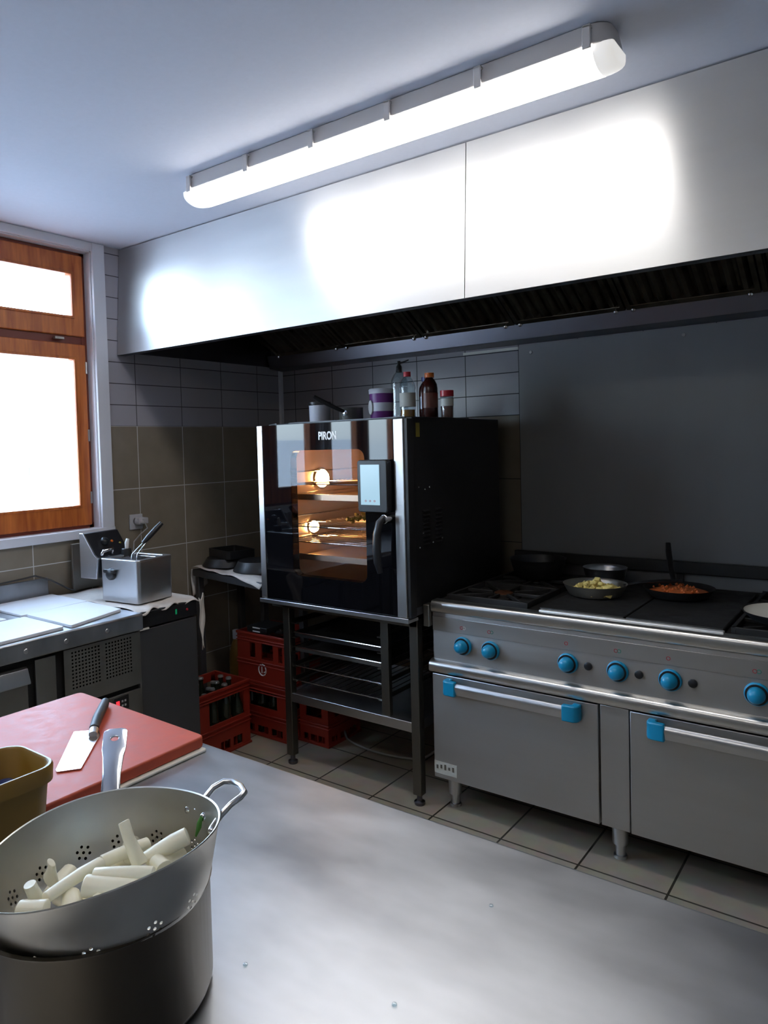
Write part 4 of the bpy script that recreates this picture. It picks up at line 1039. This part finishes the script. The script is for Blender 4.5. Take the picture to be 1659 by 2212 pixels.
hnd = MB().add(v, fs)
ho = hnd.build('handle', M['chrome'], pp, .0008, 40, local=True); ho['label'] = 'long flat steel handle with hanging hole'

def boolean_cut(o, cutter_mb):
    c = cutter_mb.build('cut', M['dark'])
    md = o.modifiers.new('b', 'BOOLEAN'); md.operation = 'DIFFERENCE'; md.solver = 'EXACT'; md.object = c
    while o.modifiers[0] != md: 
        o.modifiers.move(o.modifiers.find('b'), 0)
    keep = [(m_.name, m_.show_viewport) for m_ in o.modifiers if m_ != md]
    for nm, _ in keep: o.modifiers[nm].show_viewport = False
    c.parent = o.parent
    bpy.context.view_layer.update()
    dg = bpy.context.evaluated_depsgraph_get()
    me = bpy.data.meshes.new_from_object(o.evaluated_get(dg))
    o.modifiers.remove(md); 
    for nm, sv in keep: o.modifiers[nm].show_viewport = sv
    if len(me.polygons) > 10:
        me.name = o.name; me.materials.clear(); me.materials.append(o.data.materials[0]); o.data = me
        me.set_sharp_from_angle(angle=R(40))
    bpy.data.objects.remove(c)
hc = MB(); p = Vector(hp(.325, .191)); hc.cyl(p - Vector((0, 0, .03)), p + Vector((0, 0, .03)), .0065, n=20)
boolean_cut(ho, hc)

CC = Vector((2.492, -3.0874, 1.095))
nrm = Vector((-.113, -.048, 1)).normalized()
cmx = Matrix.Translation(CC) @ Vector((0, 0, 1)).rotation_difference(nrm).to_matrix().to_4x4()
co = thing('colander', 'dented aluminium colander full of white vegetable sticks, set on the dark pot', 'colander', tuple(CC))
icm = WM[co.name].inverted() @ cmx
def rimf(r, z, a):
    w_ = max(0, 1 + z / .09) ** 1.3
    return r + w_ * (-.0020 * math.cos(3 * a) + .0062 * math.sin(3 * a)) * (r / .1426)
cp_ = [(0, -.096), (.085, -.096), (.105, -.093), (.118, -.084), (.126, -.070), (.1305, -.055), (.1365, -.030), (.1430, -.002), (.1447, .0005), (.1440, .002), (.1420, .001), (.1350, -.029), (.1290, -.054), (.1245, -.069), (.1165, -.0825), (.104, -.0912), (.085, -.094), (0, -.094)]
body = MB().lathe(cp_, n=120, mx=icm, rf=rimf).build('bowl', M['alu'], co, 0, 50, local=True)
cut = MB()
for az in (186.3, 159.8, 138.5, 112.9, 79.5, 47, 15.3, -9.9, -41, -68, -95, -122, -149):
    a0 = R(az)
    for k in range(7):
        if k == 0: da, dh = 0, 0
        else: da, dh = .0085 * math.cos(k * PI / 3 + .4) / .128, .0082 * math.sin(k * PI / 3 + .4)
        a = a0 + da; h_ = -.064 + dh
        cut.cyl((.112 * math.cos(a), .112 * math.sin(a), h_ + .004), (.140 * math.cos(a), .140 * math.sin(a), h_ - .004), .0021, n=8, mx=icm)
boolean_cut(body, cut)
# loop handle on the right with rivets
az = R(62)
def cpnt(az_, r, z): return icm @ Vector((r * math.cos(az_), r * math.sin(az_), z))
hpts = []
for t_, r, z in ((-.20, .136, -.022), (-.185, .150, -.010), (-.175, .166, .000), (-.150, .182, .004), (-.10, .190, .004), (0, .192, .004), (.10, .190, .004), (.150, .182, .004), (.175, .166, .000), (.185, .150, -.010), (.20, .136, -.022)):
    hpts.append(cpnt(R(66) + t_ * 1.25, .136 + (r - .136) * .93, z))
MB().tube(hpts, .0042, 10).build('loop_handle', M['steel'], co, 0, 60, local=True)
hpts2 = [cpnt(R(230) + t_, r, z) for t_, r, z in ((-.20, .136, -.022), (-.185, .150, -.010), (-.16, .176, .002), (0, .188, .004), (.16, .176, .002), (.185, .150, -.010), (.20, .136, -.022))]
MB().tube(hpts2, .0042, 10).build('loop_handle', M['steel'], co, 0, 60, local=True)
for a in (R(88), R(71), R(51)):
    p = cpnt(a, .1345, -.024); mm = Matrix.Translation(p) @ Matrix.Rotation(a, 4, 'Z') @ Matrix.Rotation(-PI / 2, 4, 'Y')
    MB().lathe([(0, .004), (.004, .003), (.0062, 0), (.0062, -.003)], n=16, mx=mm).build('rivet', M['chrome'], co, 0, 60, local=True)
tag(MB().tube([(2.532, -2.968, 1.058), (2.540, -2.968, 1.076), (2.549, -2.971, 1.091)], [.0015, .0048, .0022], 8, flat=.35).build('leaf_scrap', M['green']), 'green leaf scrap stuck inside the colander near the loop handle', 'leaf')

# vegetable sticks (two points at z 1.04 and 1.07 on one sight line each, heights chosen per end)
PT = dict(a1=((2.388, -2.980), (2.438, -3.014)), a2=((2.501, -3.034), (2.545, -3.066)), b1=((2.495, -2.951), (2.539, -2.987)), b2=((2.494, -3.022), (2.539, -3.054)),
          c1=((2.466, -2.995), (2.512, -3.029)), c2=((2.453, -3.059), (2.5, -3.09)), c3=((2.464, -3.144), (2.51, -3.17)), d1=((2.531, -3.038), (2.574, -3.069)),
          d2=((2.472, -3.084), (2.518, -3.113)), e1=((2.399, -3.098), (2.448, -3.126)), e2=((2.437, -3.121), (2.485, -3.147)), f1=((2.421, -3.14), (2.469, -3.166)),
          f2=((2.462, -3.153), (2.508, -3.178)), h1=((2.48, -3.102), (2.525, -3.13)), h2=((2.543, -3.066), (2.585, -3.095)), i1=((2.458, -3.174), (2.504, -3.198)),
          i2=((2.485, -3.155), (2.53, -3.179)), j1=((2.506, -3.013), (2.55, -3.046)), j2=((2.532, -3.021), (2.574, -3.053)))
def pz(k, z):
    a, b_ = PT[k]; t_ = (z - 1.04) / .03; return Vector((a[0] + (b_[0] - a[0]) * t_, a[1] + (b_[1] - a[1]) * t_, z))
VG = 'peeled vegetable sticks in the colander'
def stick(p, q, r0, r1, label, group=None, sides=7, flat=.85):
    p, q = Vector(p), Vector(q); d = q - p
    pts = [p, p + d * .02, p + d * .35, p + d * .7, p + d * .98, q]; rr = [r0 * .90, r0, r0 * 1.02, (r0 + r1) / 2, r1, r1 * .90]
    t_ = (p + q) / 2
    side = Vector((d.y, -d.x, 0)).normalized() * d.length * .03
    pts[2] += side; pts[3] += side * .7
    o = MB().tube([x - t_ for x in pts], rr, 14, flat=flat).build('vegetable_stick', M['veg'], None, .001, 50)
    o.location = t_
    return tag(o, label, 'vegetable', group)
stick(pz('a1', 1.098), pz('a2', 1.050), .0075, .0105, 'slender white vegetable stick standing upright in the middle of the colander')
stick(pz('b1', 1.072), pz('b2', 1.050), .0125, .0100, 'thick white stick with cut face pointing to the loop handle')
stick(pz('c1', 1.046), pz('c2', 1.046), .0095, .0095, 'white stick lying behind the upright one, across the back of the colander')
stick(pz('c2', 1.056), pz('c3', 1.056), .0085, .0075, 'long thin white stick running from the centre toward the lower left')
stick(pz('d1', 1.062), pz('d2', 1.062), .0105, .0110, 'thick white stick lying level at the front, right of centre')
stick(pz('e1', 1.070), pz('e2', 1.040), .0075, .0145, 'pointed flat white chunk standing at the left of the colander', flat=.5)
stick(pz('f1', 1.066), pz('f2', 1.042), .0085, .0110, 'short white chunk standing at the far left beside a cluster of holes')
stick(pz('h1', 1.058), pz('h2', 1.052), .0140, .0130, 'broad white piece nearest the front rim')
stick(pz('i1', 1.050), pz('i2', 1.050), .0110, .0120, 'white piece lying at the lower left against the front rim')
stick(pz('j1', 1.052), pz('j2', 1.048), .0100, .0120, 'short white chunk at the right beside the front rim')
fl_ = CC - nrm * .094
for k in range(15):
    a = k * 2.4; q_ = .025 + .075 * ((k * 7) % 10) / 10; an = k * 1.3
    c = fl_ + Vector((q_ * math.cos(a), q_ * math.sin(a), .017 + .011 * (k % 3) + .113 * q_ * math.cos(a)))
    d = Vector((math.cos(an), math.sin(an), .12 * math.sin(k))) * .024
    stick(c - d, c + d, .010 + .001 * (k % 3), .011, 'white vegetable piece in the lower layer at the bottom of the colander', VG)

# crumbs on the table top
for k, (x, y) in enumerate(((2.805, -2.655), (2.795, -2.893), (2.60, -2.95))):
    tag(MB().lathe([(0, 0), (.0035, .0005), (.003, .002), (0, .003)], n=10).build('water_drop', M['clear']), ['water drop on the steel table, near its far right edge', 'water drop on the steel table, toward the bottom centre', 'water drop on the table just right of the pot'][k], 'drop').location = (x, y, .9003)

# ------------------------------------------------------------------ world, camera
wd = bpy.data.worlds.new('world'); S.world = wd; wd.use_nodes = True
nt = wd.node_tree; bg = nt.nodes['Background']
sky = nt.nodes.new('ShaderNodeTexSky'); sky.sky_type = 'NISHITA'; sky.sun_disc = False; sky.sun_elevation = R(35); sky.sun_rotation = R(90)
mxn = nt.nodes.new('ShaderNodeMix'); mxn.data_type = 'RGBA'; mxn.inputs[0].default_value = .92
mxn.inputs[7].default_value = (.52, .74, 1.0, 1)
nt.links.new(sky.outputs[0], mxn.inputs[6]); nt.links.new(mxn.outputs[2], bg.inputs[0])
bg.inputs[1].default_value = WORLD

cam = bpy.data.cameras.new('camera'); co_ = bpy.data.objects.new('camera', cam); COL.objects.link(co_)
yaw, pit, rol = R(-37.9582), R(-2.1838), R(-1.5888)
fwd = Vector((math.sin(yaw) * math.cos(pit), math.cos(yaw) * math.cos(pit), math.sin(pit)))
rt = Vector((math.cos(yaw), -math.sin(yaw), 0)); up = rt.cross(fwd)
rt2 = rt * math.cos(rol) + up * math.sin(rol); up2 = -rt * math.sin(rol) + up * math.cos(rol)
mw = Matrix((( rt2.x, up2.x, -fwd.x, 3.2801), (rt2.y, up2.y, -fwd.y, -3.5925), (rt2.z, up2.z, -fwd.z, 1.572), (0, 0, 0, 1)))
co_.matrix_world = mw
cam.sensor_fit = 'VERTICAL'; cam.sensor_height = 36; cam.lens = 1573.288 / 2212 * 36
cam.shift_x = 95.19 / 2212; cam.shift_y = -81.015 / 2212; cam.clip_start = .05
S.camera = co_

S.view_settings.view_transform = 'Standard'; S.view_settings.look = 'None'; S.view_settings.gamma = 1; S.view_settings.use_curve_mapping = False
S.view_settings.exposure = 0
S.cycles.use_denoising = True
S.cycles.sample_clamp_indirect = 8
S.cycles.max_bounces = 10; S.cycles.diffuse_bounces = 5; S.cycles.glossy_bounces = 6; S.cycles.transparent_max_bounces = 12
